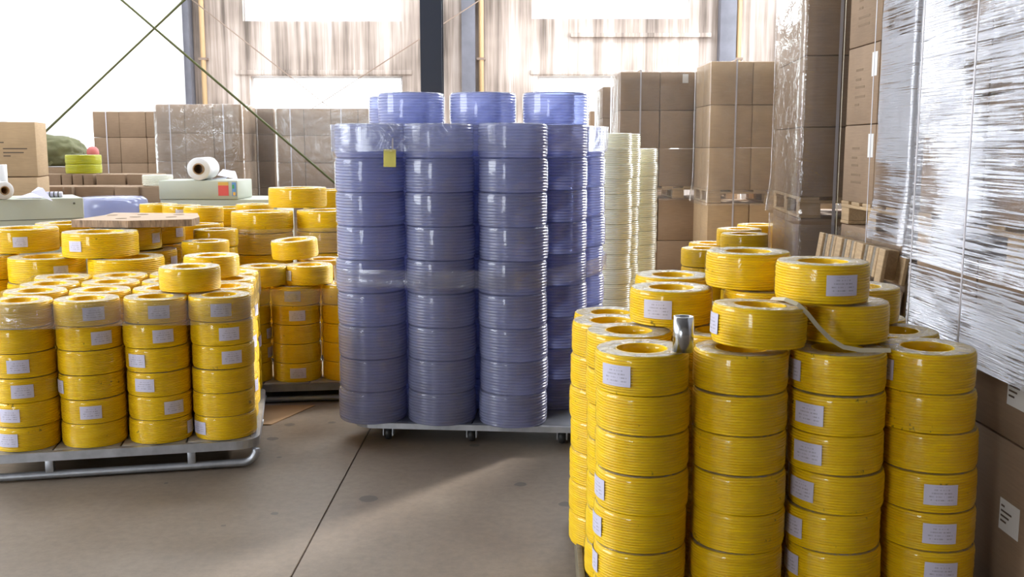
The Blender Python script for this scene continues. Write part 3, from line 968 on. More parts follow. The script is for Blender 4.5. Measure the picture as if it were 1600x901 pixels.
# ---- clear coils -------------------------------------------------------------------
GK = 'clear blue hose coils on the wheeled cart'
HK, ZK = 0.1735, 0.112
k_rows = []
def clear_stack(x, y, n, where, top=0):
    for lv in range(n):
        k = n - 1 - lv
        if top and k >= top: continue
        label = 'clear bluish hose coil, %s in %s' % (ORD[k] if k == 0 else ORD[k] + ' down', where)
        coil('clear', x + rnd.uniform(-.006, .006), y + rnd.uniform(-.006, .006), ZK + HK * lv, label, GK, None, tilt=(rnd.uniform(-.006, .006), rnd.uniform(-.006, .006)), name='clear_hose_coil')
cY = [5.28, 5.245, 5.21]
for i, px_ in enumerate((580, 689, 802)):
    clear_stack(gx(px_, cY[i], 0.9), cY[i], 9, '%s front stack on wheeled cart' % ['left', 'middle', 'right'][i])
for i, px_ in enumerate((646, 756, 866)):
    clear_stack(gx(px_, 5.60, 1.0) , 5.62 - .02 * i, 10, '%s second-row stack on wheeled cart' % ['left', 'middle', 'right'][i])
clear_stack(gx(897, 5.97, 1.0), 5.97, 9, 'right rear stack on wheeled cart')
clear_stack(gx(624, 6.0, 1.8), 6.0, 10, 'left rear stack on wheeled cart', top=2)
clear_stack(gx(788, 5.98, 1.0), 5.99, 9, 'middle rear stack on wheeled cart')

# ---- cream coils behind ------------------------------------------------------------
GW = 'cream hose coils stacked behind the clear coils'
HW = 0.1112
for (px_, Y, n, w) in ((956, 7.5, 14, 'nearest cream stack'), (969, 7.84, 14, 'second cream stack'), (997, 8.25, 13, 'third cream stack'), (999, 8.6, 13, 'rear cream stack')):
    for lv in range(n):
        k = n - 1 - lv
        z = 0.10 + HW * lv
        coil('cream', gx(px_, Y, 1.0) + rnd.uniform(-.006, .006), Y, z, 'cream translucent hose coil, %s in %s' % (ORD[k] if k == 0 else ORD[k] + ' down', w), GW, None, name='cream_hose_coil')

# ------------------------------------------------------------------ carts and pallets
def loop_pts(x0, x1, y0, y1, r, z, n=6):
    pts = []
    for (cx, cy_, a0) in ((x1 - r, y1 - r, 0), (x0 + r, y1 - r, PI / 2), (x0 + r, y0 + r, PI), (x1 - r, y0 + r, 1.5 * PI)):
        for i in range(n + 1):
            a = a0 + PI / 2 * i / n
            pts.append((cx + r * math.cos(a), cy_ + r * math.sin(a), z))
    return pts

def skid_cart(label, loc, rz, w, d, top, steel, posts):
    """low steel stillage: decked top frame with round corners, skid rails below that curve up at both ends. Local origin front left"""
    t = tag(empty('steel_cart', loc, rz), label, 'cart')
    obj('top_frame', sweep_me('top_frame', loop_pts(0, w, 0, d, 0.09, top - 0.024), 0, steel, closed=True, rect=(0.03, 0.042)), t)
    nb = max(4, int(w / 0.31))
    for i in range(nb):
        x0 = 0.025 + (w - 0.05) * i / nb
        obj('deck_board', box_me('deck_board', x0 + 0.004, x0 + (w - .05) / nb - 0.004, 0.02, d - 0.02, top - 0.022, top - 0.001, M['ply'], 0.003), t)
    for y in (0.012, d / 2, d - 0.012):
        r = 0.085; pts = []
        zb = 0.024; zt = top - 0.05
        R2 = (zt - zb)
        pts.append((0.002, y, zt))
        for i in range(7):
            a = PI + (PI / 2) * i / 6
            pts.append((R2 + R2 * math.cos(a), y, zt + R2 * math.sin(a)))
        for i in range(7):
            a = 1.5 * PI + (PI / 2) * i / 6
            pts.append((w - R2 + R2 * math.cos(a), y, zt + R2 * math.sin(a)))
        obj('skid_rail', sweep_me('skid_rail', pts, 0.019, steel, 8), t)
        for x in posts:
            obj('post', box_me('post', x - 0.018, x + 0.018, y - 0.014, y + 0.014, 0.035, top - 0.045, steel, 0.002), t)
    return t

pB0 = Bpos(0, 0) - uB * 0.19 - vB * 0.150
skid_cart('low grey steel cart with curved skid rails under left yellow coils', (pB0.x, pB0.y, 0), thB, 1.255, 1.10, ZB, M['galv'], (0.31, 0.95))
pC0 = Cpos(-1, 0) - uC * 0.20 - vC * 0.17
skid_cart('low dark steel cart under yellow coils behind the clear coils', (pC0.x, pC0.y, 0), thC, 1.17, 0.66, ZC, M['galv_dark'], (0.28, 0.78))

# wheeled cart under the clear coils
thK = math.radians(-5.0)
uK, vK = Vector((math.cos(thK), math.sin(thK), 0)), Vector((-math.sin(thK), math.cos(thK), 0))
pK0 = gz(548, 668, ZK); pK0 = Vector((pK0.x, pK0.y + 0.13, 0))
t = tag(empty('wheeled_cart', pK0, thK), 'low grey steel platform cart on casters under the clear coils', 'cart')
wK = 1.25
obj('top_frame', sweep_me('top_frame', loop_pts(0, wK, 0, 1.0, 0.10, ZK - 0.018), 0, M['galv'], closed=True, rect=(0.03, 0.030)), t)
for i in range(4):
    x0 = 0.022 + (wK - 0.044) * i / 4
    obj('deck_board', box_me('deck_board', x0 + .003, x0 + (wK - .044) / 4 - .003, 0.02, 0.98, ZK - 0.022, ZK - 0.002, M['galv_dark'], 0.003), t)
for y in (0.06, 0.90):
    for x in (0.17, 0.62, 1.10):
        f = obj('caster_fork', box_me('caster_fork', x - 0.024, x + 0.024, y - 0.035, y + 0.035, 0.076, ZK - 0.033, M['galv'], 0.003), t)
        obj('fork_arm', box_me('fork_arm', x - 0.028, x - 0.022, y - 0.022, y + 0.022, 0.025, 0.080, M['galv']), f)
        obj('fork_arm', box_me('fork_arm', x + 0.022, x + 0.028, y - 0.022, y + 0.022, 0.025, 0.080, M['galv']), f)
        w_ = lathe_me('wheel', [(0.0, -0.018), (0.026, -0.018), (0.035, -0.014), (0.0375, 0), (0.035, 0.014), (0.026, 0.018), (0.0, 0.018)], 20, M['rubber'])
        obj('wheel', w_, f, (x, y, 0.0378), (0, PI / 2, 0))
        obj('hub', lathe_me('hub', [(0, -0.021), (0.012, -0.021), (0.012, 0.021), (0, 0.021)], 12, M['galv']), f, (x, y, 0.0378), (0, PI / 2, 0))

def pallet(label, loc, rz, w=1.1, d=1.0, h=0.125, m='wood', rot=None, group='wooden pallets'):
    """three runners, nine blocks, stringers and deck boards. Local origin at front left bottom"""
    t = tag(empty('wooden_pallet', loc, rz), label, 'pallet', group)
    if rot: t.rotation_euler = rot
    W = M[m]
    bw, bd = 0.13, 0.11
    def one(name, *a): return obj(name, box_me(name, *a, W, 0.003, 1), t)
    for x in (0, (w - bw) / 2, w - bw):
        one('runner', x, x + bw, 0, d, 0, 0.018)
        for y in (0, (d - bd) / 2, d - bd):
            one('block', x + .004, x + bw - .004, y + .002, y + bd - .002, 0.018, h - 0.036)
    for y in (0, (d - bd) / 2, d - bd):
        one('stringer', 0, w, y, y + bd, h - 0.036, h - 0.018)
    nb = 6
    for i in range(nb):
        x = (w - 0.12) * i / (nb - 1)
        one('deck_board', x, x + 0.12, 0, d, h - 0.018, h)
    return t
tA = pallet('grey weathered wooden pallet under the near yellow coils', (0.232, 2.80, 0), math.radians(-2.0), 1.20, 1.24, ZA - 0.001, 'wood_grey')
obj('side_board', box_me('side_board', -0.022, -0.001, -0.02, 1.26, 0.0, ZA + 0.012, M['wood_old'], 0.004), tA)

pallet('low wooden pallet under the yellow coils by right cartons', (1.02, 6.2, 0), 0, 0.78, 0.9, 0.059, 'wood_grey')
pallet('wooden pallet under the cream hose coils', (0.52, 7.34, 0), 0, 0.80, 1.42, 0.099, 'wood_grey')

# ------------------------------------------------------------------ carton loads
CARTON = {}
def carton_mesh(w, d, h, mk):
    key = (round(w, 3), round(d, 3), round(h, 3), mk)
    if key not in CARTON:
        CARTON[key] = box_me('carton', -w / 2, w / 2, -d / 2, d / 2, 0, h, M[mk], 0.008, 2)
    return CARTON[key]
G_CARTON = {}
def carton(label, x, y, z, w, d, h, rz, group, mk='card', tape=False, gap=0.006):
    o = obj('carton', carton_mesh(w - gap, d - gap, h - 0.003, mk), None, (x, y, z), (0, 0, rz))
    assert label not in USED, label
    USED.add(label)
    tag(o, label, 'carton', group)
    if tape:
        obj('tape_strip', box_me('tape_strip', -0.025, 0.025, -d / 2 + .003, d / 2 - .003, h - 0.003, h - 0.0022, M['kraft']), o)
    return o
RB = ['bottom', 'second', 'third', 'fourth', 'fifth', 'sixth', 'seventh']
CB = ['first', 'second', 'third', 'fourth', 'fifth']
def load(where, origin, rz, cols, rows, layers, dims, z0, side='L', mk='card', zlab=None, extra=None):
    """visible shell of a block of cartons; origin = front left corner; side: which flank shows too"""
    w, d, h = dims
    u, v = Vector((math.cos(rz), math.sin(rz), 0)), Vector((-math.sin(rz), math.cos(rz), 0))
    out = {}
    for l in range(layers):
        for i in range(cols):
            for j in range(rows):
                flank = (i == 0 and 'L' in side) or (i == cols - 1 and 'R' in side)
                if j > 0 and not flank and l != layers - 1: continue
                if j > 1 and not flank: continue
                p = origin + u * (w * (i + .5)) + v * (d * (j + .5))
                jx, jr = rnd.uniform(-.003, .003), rnd.uniform(-.006, .006)
                lab = 'brown carton, %s column, %s layer%s, %s' % (CB[i], RB[l], '' if j == 0 else ', row %s' % ['one', 'two', 'three', 'four'][j], where)
                out[(i, j, l)] = carton(lab, p.x + jx, p.y + jx, z0 + h * l, w, d, h, rz + jr, 'cartons of ' + where, mk)
    return out

def strap(label, origin, rz, x, d, z0, z1, m='strap', wd=0.016, group='plastic straps'):
    """band round a load: up the front, over the top, down the back (local x along the front)"""
    e = 0.006
    v = []
    path_o = [(-e, z0), (-e, z1 + e), (d + e, z1 + e), (d + e, z0)]
    t_ = 0.002
    path_i = [(-e + t_, z0), (-e + t_, z1 + e - t_), (d + e - t_, z1 + e - t_), (d + e - t_, z0)]
    bm = bmesh.new()
    A = [[bm.verts.new((xx, y, z)) for (y, z) in P] for P in (path_o, path_i) for xx in (x - wd / 2, x + wd / 2)]
    o0, o1, i0, i1 = A
    for k in range(3):
        bm.faces.new([o0[k], o1[k], o1[k + 1], o0[k + 1]]); bm.faces.new([i0[k + 1], i1[k + 1], i1[k], i0[k]])
        bm.faces.new([o0[k + 1], i0[k + 1], i0[k], o0[k]]); bm.faces.new([o1[k], i1[k], i1[k + 1], o1[k + 1]])
    for k in (0, 3): bm.faces.new([o0[k], i0[k], i1[k], o1[k]])
    bmesh.ops.recalc_face_normals(bm, faces=list(bm.faces))
    me = bpy.data.meshes.new('strap'); bm.to_mesh(me); bm.free(); me.materials.append(M[m])
    return tag(obj('strap', me, None, origin, (0, 0, rz)), label, 'strap', group)

def film_box(label, origin, rz, w, d, z0, z1, m, group='stretch film round loads', flare=0.0, r=0.03, seed=1, amp=0.004, cat='film', closed_top=False, nz=None, name='stretch_film', margin=0.008):
    """film wound round a load: rounded rectangle tube, slightly uneven"""
    rr = random.Random(seed)
    margin = max(margin, r * 0.42 + 0.006)
    base = []
    n = 4
    x0, x1, y0, y1 = -margin, w + margin, -margin, d + margin
    corners = ((x1 - r, y1 - r, 0), (x0 + r, y1 - r, PI / 2), (x0 + r, y0 + r, PI), (x1 - r, y0 + r, 1.5 * PI))
    for ci, (cx, cy_, a0) in enumerate(corners):
        for i in range(n + 1):
            a = a0 + PI / 2 * i / n
            base.append((cx + r * math.cos(a), cy_ + r * math.sin(a), math.cos(a), math.sin(a)))
        nx = corners[(ci + 1) % 4]
        a = a0 + PI / 2
        p = (cx + r * math.cos(a), cy_ + r * math.sin(a)); q = (nx[0] + r * math.cos(nx[2]), nx[1] + r * math.sin(nx[2]))
        for k in range(1, 8):
            f = k / 8
            base.append((p[0] + (q[0] - p[0]) * f, p[1] + (q[1] - p[1]) * f, math.cos(a), math.sin(a)))
    m_ = len(base)
    nz = nz or max(6, int((z1 - z0) / 0.06))
    verts, faces = [], []
    for s in range(nz + 1):
        z = z0 + (z1 - z0) * s / nz
        fl = flare * math.exp(-((z - z0) / 0.16) ** 2)
        for k, (x, y, a, b) in enumerate(base):
            o = fl + amp * (0.5 + 0.5 * noise.noise(Vector((x * 3 + seed, y * 3, z * 7))))
            verts.append((x + a * o, y + b * o, z + 0.006 * noise.noise(Vector((x * 2, y * 2, seed * 3.0))) * (1 if s in (0, nz) else 0)))
    for s in range(nz):
        for k in range(m_):
            k2 = (k + 1) % m_
            faces.append((s * m_ + k, s * m_ + k2, (s + 1) * m_ + k2, (s + 1) * m_ + k))
    me = mesh_from('stretch_film', verts, faces, M[m], True)
    return tag(obj(name, me, None, origin, (0, 0, rz)), label, cat, group)

def film_sheet(label, origin, rz, x0, w, d, z0, z1, m, flare=0.0, seed=1, amp=0.006, group='stretch film round loads'):
    """open sheet of film: along the front from x0 to the corner w, round it and back along the flank"""
    mg = 0.016
    base = [(x0 + (w - x0) * k / 10, -mg, 0, -1) for k in range(10)]
    base += [(w + mg * math.sin(a), -mg * math.cos(a), math.sin(a), -math.cos(a)) for a in (0, PI / 8, PI / 4, 3 * PI / 8, PI / 2)]
    base += [(w + mg, d * k / 6, 1, 0) for k in range(1, 7)]
    nz = int((z1 - z0) / 0.05); n = len(base)
    verts, faces = [], []
    for s_ in range(nz + 1):
        z = z0 + (z1 - z0) * s_ / nz
        fl = flare * math.exp(-((z - z0) / 0.16) ** 2)
        for k, (x, y, a, b) in enumerate(base):
            o = fl + amp * (0.5 + 0.5 * noise.noise(Vector((x * 4 + seed, y * 4, z * 8))))
            e = 0.02 * noise.noise(Vector((seed, 1, z * 9))) if k == 0 else 0
            verts.append((x + a * o + e, y + b * o, z))
    for s_ in range(nz):
        for k in range(n - 1):
            faces.append((s_ * n + k, s_ * n + k + 1, (s_ + 1) * n + k + 1, (s_ + 1) * n + k))
    return tag(obj('stretch_film', mesh_from('stretch_film', verts, faces, M[m], True), None, origin, (0, 0, rz)), label, 'film', group)

CH = 0.41
def two_high(name, x0, Y, cols, rows, side, film_top=None, lay_top=3, lay_bot=2, rz=0.0, dims=(0.415, 0.40, CH), zb=0.125, zm=1.0, bottom=True, heavy=None, mk='card'):
    o = Vector((x0, Y, 0))
    w, d = dims[0] * cols, dims[1] * rows
    if bottom:
        pallet('wooden floor pallet under the ' + name, o, rz, w, d, zb - .001)
        load('lower ' + name, o, rz, cols, rows, lay_bot, (dims[0], dims[1], (zm - zb) / lay_bot), zb, side, mk)
    pallet('wooden pallet halfway up the ' + name, o + Vector((0, 0, zm)), rz, w, d, 0.125)
    top = load('upper ' + name, o, rz, cols, rows, lay_top, dims, zm + 0.125, side, mk)
    return o, w, d, zm + 0.125 + dims[2] * lay_top, top

# P1: light coloured cartons facing the camera
P1 = two_high('pale carton tower', gx(1109, 9.7, 1.8), 9.7, 3, 2, 'L', zm=1.02, dims=(0.405, 0.38, 0.405), mk='card_light')
film_box('clear stretch film round the pale carton tower', P1[0], 0, P1[1], P1[2], 1.00, P1[3] + 0.004, 'wrap_light', flare=0.03, seed=2)
strap('pale vertical strap down the front of pale carton tower', P1[0], 0, 0.245, P1[2], 0.13, P1[3] + .012)
# P2: darker tower left of it
P2 = two_high('tower left of the pale tower', gx(968, 10.62, 1.8), 10.62, 3, 2, 'L', zm=1.02, dims=(0.42, 0.40, 0.395))
film_box('clear stretch film round the tower left of the pale one', P2[0], 0, P2[1], P2[2], 1.00, P2[3] + 0.004, 'wrap_light', flare=0.02, seed=3)
strap('pale vertical strap on the tower left of the pale one', P2[0], 0, 0.215, P2[2], 0.13, P2[3] + .012)
c_ = P2[4][(1, 0, 2)]
obj('paper_sticker', box_me('paper_sticker', 0.02, 0.08, -0.203, -0.2015, 0.28, 0.37, M['sticker']), c_)
# P3: farther tower in the gap
P3 = two_high('far narrow tower by the window', gx(940, 12.4, 1.8), 12.4, 2, 2, 'L', zm=1.02, dims=(0.415, 0.40, 0.38))
film_box('cloudy stretch film round the far narrow tower', P3[0], 0, P3[1], P3[2], 1.00, P3[3] + 0.004, 'wrap_light', flare=0.02, seed=4)
P3b = load('low stack behind the far narrow tower', Vector((gx(922, 14.2, 1.6), 14.2, 0)), 0, 2, 1, 5, (0.415, 0.4, 0.412), 0.0, 'L')

# P4: dark wrapped tower
rz4 = -math.radians(6)
P4 = two_high('dark wrapped tower', 1.70, 5.95, 3, 2, 'L', rz=rz4, zm=1.135, dims=(0.40, 0.50, 0.41), lay_top=4)
film_box('glossy film round the upper dark tower', P4[0], rz4, P4[1], P4[2], 1.12, P4[3], 'wrap_gloss', flare=0.03, seed=5, r=0.04)
film_box('glossy film round the lower dark tower', P4[0], rz4, P4[1], P4[2], 0.10, 1.10, 'wrap', flare=0.0, seed=6, r=0.05)
strap('pale vertical strap down the front of dark wrapped tower', P4[0], rz4, 0.20, P4[2], 0.13, P4[3] + .012, wd=0.018)
# P5, P6: wrapped towers whose flanks line the aisle; local x runs along the aisle
def aisle_load(name, y_far, y_near, xface, cols, zm=1.135):
    """front (local -y) faces the aisle (world -x): rotate by -90 degrees; origin at the far end"""
    rz = -PI / 2
    o = Vector((xface, y_far, 0))
    n = cols; w = (y_far - y_near) / n
    pallet('wooden floor pallet under the ' + name, o, rz, w * n, 1.0, 0.124)
    lo = load('lower ' + name, o, rz, n, 1, 2, (w, 0.5, (zm - .125) / 2), .125, 'LR')
    pallet('wooden pallet halfway up the ' + name, o + Vector((0, 0, zm)), rz, w * n, 1.0, 0.125)
    hi = load('upper ' + name, o, rz, n, 1, 4, (w, 0.5, 0.41), zm + .125, 'LR')
    return o, rz, w * n, lo, hi
A5 = aisle_load('second wrapped tower along the aisle', 5.60, 4.64, 1.835, 2)
A6 = aisle_load('nearest wrapped tower along the aisle', 3.78, 2.28, 1.53, 3, 1.185)
film_sheet('wrinkled shiny film on near half of the second aisle tower', A5[0], A5[1], 0.56, A5[2], 0.6, 1.10, 2.92, 'wrap_heavy', flare=0.03, seed=8)
film_box('glossy film round the lower second aisle tower', A5[0], A5[1], A5[2], 1.0, 0.14, 1.11, 'wrap_gloss', seed=9, r=0.04)
film_box('heavily wrinkled shiny film on the nearest aisle tower, upper', A6[0], A6[1], A6[2], 1.0, 1.14, 2.92, 'wrap_heavy', flare=0.03, seed=10, r=0.04, amp=0.010)
film_box('heavily wrinkled shiny film on the nearest aisle tower, lower', A6[0], A6[1], A6[2], 1.0, 0.84, 1.12, 'wrap_torn', seed=11, r=0.04, amp=0.008)
for (A, x, lab, m_, wd) in ((A5, 0.16, 'thin cord on the second aisle tower, farthest', 'strap_y', 0.006), (A5, 0.62, 'thin dark strap on wrinkled film of second aisle tower', 'strap', 0.008),
                     (A6, 0.14, 'thin strap on wrinkled film of nearest tower, far side', 'strap', 0.008), (A6, 0.56, 'thin strap on wrinkled film of nearest tower, near side', 'strap', 0.010)):
    strap(lab, A[0] + Vector((-0.068, 0, 0)), A[1], x, 1.14, 0.13, 2.93, m_, wd)
# stickers and print on the aisle cartons
def sticker(c, x0, x1, z0, z1, yf, m='sticker', name='paper_sticker'):
    return obj(name, box_me(name, x0, x1, yf - 0.0012, yf - 0.0002, z0, z1, M[m]), c)
for l in range(4):
    c_ = A5[4][(0, 0, l)]
    sticker(c_, 0.14, 0.215, 0.24, 0.36, -0.247)
    r5 = random.Random(l)
    for q, z in enumerate((0.10, 0.14, 0.19, 0.23, 0.28)):
        sticker(c_, -0.10, -0.10 + r5.uniform(0.05, 0.17), z, z + 0.012, -0.247, 'faint_print', 'printed_line')
for l in range(2):
    c_ = A6[3][(1, 0, l)]
    z = (0.24, 0.11)[l]
    s_ = sticker(c_, 0.005, 0.125, z, z + 0.10, -0.247)
    for q in range(4):
        obj('printed_line', box_me('printed_line', 0.015, 0.035 + 0.015 * (q * 3 % 4), -0.2492, -0.2483, z + 0.075 - 0.016 * q, z + 0.081 - 0.016 * q, M['print']), s_)

# leaning pallet against the second aisle tower
t = tag(empty('leaning_pallet', (1.545, 5.52, 0.0), -PI / 2), 'light wooden pallet standing on edge, leaning against wrapped aisle cartons', 'pallet', 'wooden pallets')
t.rotation_euler = (math.radians(-8), 0, -PI / 2)
def lp(name, *a, m='wood'): return obj(name, box_me(name, *a, M[m], 0.003, 1), t)
PW, PH = 0.98, 1.10
for x in (0, 0.31, 0.62, PW - 0.07):
    lp('runner', x, x + 0.07, 0.0, 0.02, 0.0, PH)
for z in (0.0, 0.50, PH - 0.14):
    for x in (0.07, 0.38, 0.69):
        for q in range(6):
            lp('block_ply', x + q * 0.036, x + q * 0.036 + 0.032, 0.012 + 0.002 * (q % 2), 0.10, z, z + 0.14, m='wood' if q % 3 else 'wood_grey')
for q in range(7):
    lp('deck_board', 0, PW, 0.10, 0.12, q * 0.158, q * 0.158 + 0.13)

# ---- cartons at the back left -----------------------------------------------------
def floor_load(name, px_l, Y, cols, layers, dims, side, z0=0.125, rows=2):
    o = Vector((gx(px_l, Y, 1.5), Y, 0))
    pallet('wooden floor pallet under the ' + name, o, 0, dims[0] * cols, dims[1] * rows, 0.124)
    L_ = load(name, o, 0, cols, rows, layers, dims, z0, side)
    return o, dims[0] * cols, dims[1] * rows, z0 + dims[2] * layers
L1 = floor_load('far left carton load by white wall', 147, 15.6, 3, 5, (0.41, 0.40, 0.395), 'R')
strap('pale strap on the far left carton load', L1[0], 0, 0.21, L1[2], 0.13, L1[3])
L2 = floor_load('tall far carton load behind the grey machine', 246, 14.6, 3, 5, (0.41, 0.40, 0.408), 'R')
strap('pale strap on tall far load above film roll, left', L2[0], 0, 0.20, L2[2], 0.13, L2[3])
strap('pale strap on tall far load above film roll, right', L2[0], 0, 0.97, L2[2], 0.13, L2[3])
film_box('clear stretch film round the tall far load', L2[0], 0, L2[1], L2[2], 0.14, L2[3] + .004, 'wrap_gloss', seed=21, r=0.06, flare=0.02)
L3 = floor_load('narrow far load right of the tall one', 398, 15.65, 1, 5, (0.31, 0.42, 0.405), 'R')
film_box('clear stretch film round the narrow far load', L3[0], 0, L3[1], L3[2], 0.14, L3[3] + .004, 'wrap', seed=22, r=0.04)
L4 = floor_load('far carton load left of the clear coils', 434, 15.0, 4, 5, (0.40, 0.40, 0.40), 'R')
strap('pale strap on far load left of clear coils, first', L4[0], 0, 0.20, L4[2], 0.13, L4[3])
strap('pale strap on far load left of clear coils, second', L4[0], 0, 0.95, L4[2], 0.13, L4[3])
film_box('thin stretch film round the far load by clear coils', L4[0], 0, L4[1], L4[2], 0.14, L4[3] + .004, 'wrap_light', seed=23, r=0.04)

GN = 'cartons beside the left machine'
xr = gx(42, 9.0, 1.5)
c_ = carton('pale carton with printed lines on top of the left stack', xr - 0.28, 9.30, 1.29, 0.52, 0.48, 0.49, 0.24, GN, 'card_light', tape=True)
for q, (z, l) in enumerate(((0.30, 0.05), (0.245, 0.20), (0.21, 0.17), (0.18, 0.06))):
    obj('printed_line', box_me('printed_line', -0.02 if q else -0.06, -0.02 + l if q else -0.06 + l, -0.2386, -0.2376, z, z + 0.010, M['print']), c_)
carton('pale carton second down in the left stack', xr - 0.285, 9.30, 0.79, 0.52, 0.48, 0.497, 0.22, GN, 'card_light', tape=True)
carton('tall carton at the foot of the left stack', xr - 0.29, 9.30, 0.0, 0.54, 0.50, 0.788, 0.22, GN, 'card_light')
# two low rows of cartons
GM = 'low carton rows behind the left machine'
r1 = [(42, 60), (61, 97), (98, 111), (112, 176), (177, 213), (214, 262)]
for i, (a, b) in enumerate(r1):
    Y = 9.75 + (0.06 if i % 2 else 0)
    x0, x1 = gx(a, Y, 1.1), gx(b, Y, 1.1)
    if i == 0: x0 = x1 - 0.10
    carton('low brown carton %s from left in front row behind machines' % CB[i] if i < 5 else 'low brown carton at right end of front row behind machines', (x0 + x1) / 2, Y + 0.25, 0.80, x1 - x0, 0.45, 0.375, 0, GM, 'card', gap=0.004)
    carton('tall carton below front row carton %s behind machines' % (CB[i] if i < 5 else 'at right end'), (x0 + x1) / 2, Y + 0.25, 0.0, x1 - x0, 0.45, 0.797, 0, GM, 'card', gap=0.004)
r2 = [(36, 95), (96, 112), (113, 129), (130, 146), (150, 196), (198, 240)]
for i, (a, b) in enumerate(r2):
    Y = 10.4
    x0, x1 = gx(a, Y, 1.2), gx(b, Y, 1.2)
    carton('low brown carton %s from left in rear row under green bag' % CB[i] if i < 5 else 'low brown carton at right end of rear row under green bag', (x0 + x1) / 2, Y + 0.2, 0.88, x1 - x0, 0.40, 0.40, 0, GM, 'card', gap=0.004)
    carton('tall carton below rear row carton %s' % (CB[i] if i < 5 else 'at right end'), (x0 + x1) / 2, Y + 0.2, 0.0, x1 - x0, 0.40, 0.877, 0, GM, 'card', gap=0.004)
carton('brown carton directly under the green canvas bag', gx(80, 10.9, 1.3), 11.06, 0.89, 0.62, 0.40, 0.45, 0, GM, 'card')
carton('tall carton at the bottom below green canvas bag', gx(80, 10.9, 1.3), 11.06, 0.0, 0.62, 0.40, 0.888, 0, GM, 'card')

# green canvas bag
bm = bmesh.new()
bmesh.ops.create_icosphere(bm, subdivisions=5, radius=1.0)
for v in bm.verts:
    x, y, z = v.co
    s = lambda q, e: math.copysign(abs(q) ** e, q)
    X, Y_, Z = s(x, 0.7) * 0.27, s(y, 0.8) * 0.19, s(z, 0.75) * 0.165
    Z += 0.03 * noise.noise(Vector((x * 2, y * 2, 1))) - 0.06 * max(0, x) ** 2 * (1 if z > 0 else 0)
    d = 0.03 * noise.noise(Vector((x * 2.6, y * 2.6, z * 2.6))) + 0.014 * abs(noise.noise(Vector((x * 6, y * 6, z * 6))))
    v.co = Vector((X, Y_, max(-0.15, Z))) + Vector((x, y, z)) * d * (1 if z > -0.6 else 0.2)
me = bpy.data.meshes.new('canvas_bag'); bm.to_mesh(me); bm.free(); me.materials.append(M['olive']); me.polygons.foreach_set('use_smooth', [True] * len(me.polygons))
bag = tag(obj('canvas_bag', me, None, (gx(92, 11.0, 1.45), 11.03, 1.50)), 'crumpled olive green canvas bag lying on the rear carton row', 'bag')
obj('carry_strap', sweep_me('carry_strap', [(-0.26, -0.10, 0.05), (-0.20, -0.21, 0.03), (-0.12, -0.225, -0.05), (-0.06, -0.23, -0.12), (-0.02, -0.235, -0.13), (0.01, -0.225, -0.10)], 0, M['olive'], rect=(0.008, 0.03)), bag)

for k in range(2):
    Y = 10.62
    coil('lime', gx(131, Y, 1.35), Y, 1.284 + 0.0965 * k, '%s lime yellow hose coil on low cartons beside green bag' % ['lower', 'upper'][k], 'lime hose coils by the green bag', None)
# red capped container
bt = tag(obj('capped_container', lathe_me('capped_container', [(0, 0), (0.055, 0), (0.058, 0.01), (0.058, 0.20), (0.05, 0.215), (0, 0.216)], 24, M['white']), None, (gx(146, 10.95, 1.4), 10.95, 1.27)), 'white container with a rounded red cap behind the lime coils', 'container')
obj('red_cap', lathe_me('red_cap', [(0.062, 0.20), (0.064, 0.225), (0.058, 0.26), (0.036, 0.285), (0.0, 0.292)], 24, M['red_dull']), bt)
carton('narrow carton under the red capped container', gx(146, 10.95, 1.4), 10.98, 0.0, 0.24, 0.28, 1.272, 0, GM, 'card')
# white coil on the carton row
coil('white', gx(247, 10.0, 1.2), 10.0, 1.178, 'white translucent hose coil on low cartons left of film roll', 'white coil', None, name='white_hose_coil')

# ---- machines -----------------------------------------------------------------------
# left machine cabinet
rzm = math.radians(30)
pm = Vector((gx(131, 7.72, 1.1), 7.72, 0)) - Vector((math.cos(rzm), math.sin(rzm), 0)) * 1.5
t = tag(empty('machine_cabinet', pm, rzm), 'long pale green grey machine cabinet behind the left coils', 'machine')
obj('body', box_me('body', 0, 1.5, 0, 0.60, 0.0, 1.17, M['machine'], 0.012), t)
obj('panel_seam', box_me('panel_seam', 0.01, 1.49, -0.002, 0.001, 1.01, 1.015, M['seam']), t)
for z in (0.90, 1.12): obj('screw', box_me('screw', 1.425, 1.44, -0.004, 0.0, z, z + 0.015, M['seam'], 0.003), t)
rollm = lathe_me('film_roll', [(0.05, -0.25), (0.095, -0.25), (0.1, -0.245), (0.1, 0.245), (0.095, 0.25), (0.05, 0.25)], 32, M['white'])
def film_roll(label, loc, rot, sc=1.0):
    r = tag(obj('film_roll', rollm, None, loc, rot), label, 'roll', 'film rolls on the machines')
    r.scale = (sc, sc, sc)
    obj('core', lathe_me('core', [(0.040, -0.255), (0.0505, -0.255), (0.0505, 0.255), (0.040, 0.255), (0.040, -0.255)], 24, M['core']), r)
    return r
film_roll('white film roll with brown core lying on left machine', (gx(2, 7.5, 1.25) - 0.05, 7.52, 1.17 + 0.067), (0, PI / 2, -0.75), 0.66)
film_roll('white film roll standing upright on left machine', (gx(2, 7.75, 1.3) - 0.02, 7.78, 1.17 + 0.126), (0, 0, 0), 0.5)
def paper(label, pts, loc, m='paperw', name='paper_sheet', group='papers on the machines'):
    n = len(pts)
    verts = [(x, y, z) for x, y, z in pts] + [(x, y, z - 0.0015) for x, y, z in pts]
    faces = [(0, 1, 2, 3), (7, 6, 5, 4), (0, 4, 5, 1), (1, 5, 6, 2), (2, 6, 7, 3), (3, 7, 4, 0)]
    return tag(obj(name, mesh_from(name, verts, faces, M[m]), None, loc), label, 'paper', group)
x_ = gx(60, 7.52, 1.17)
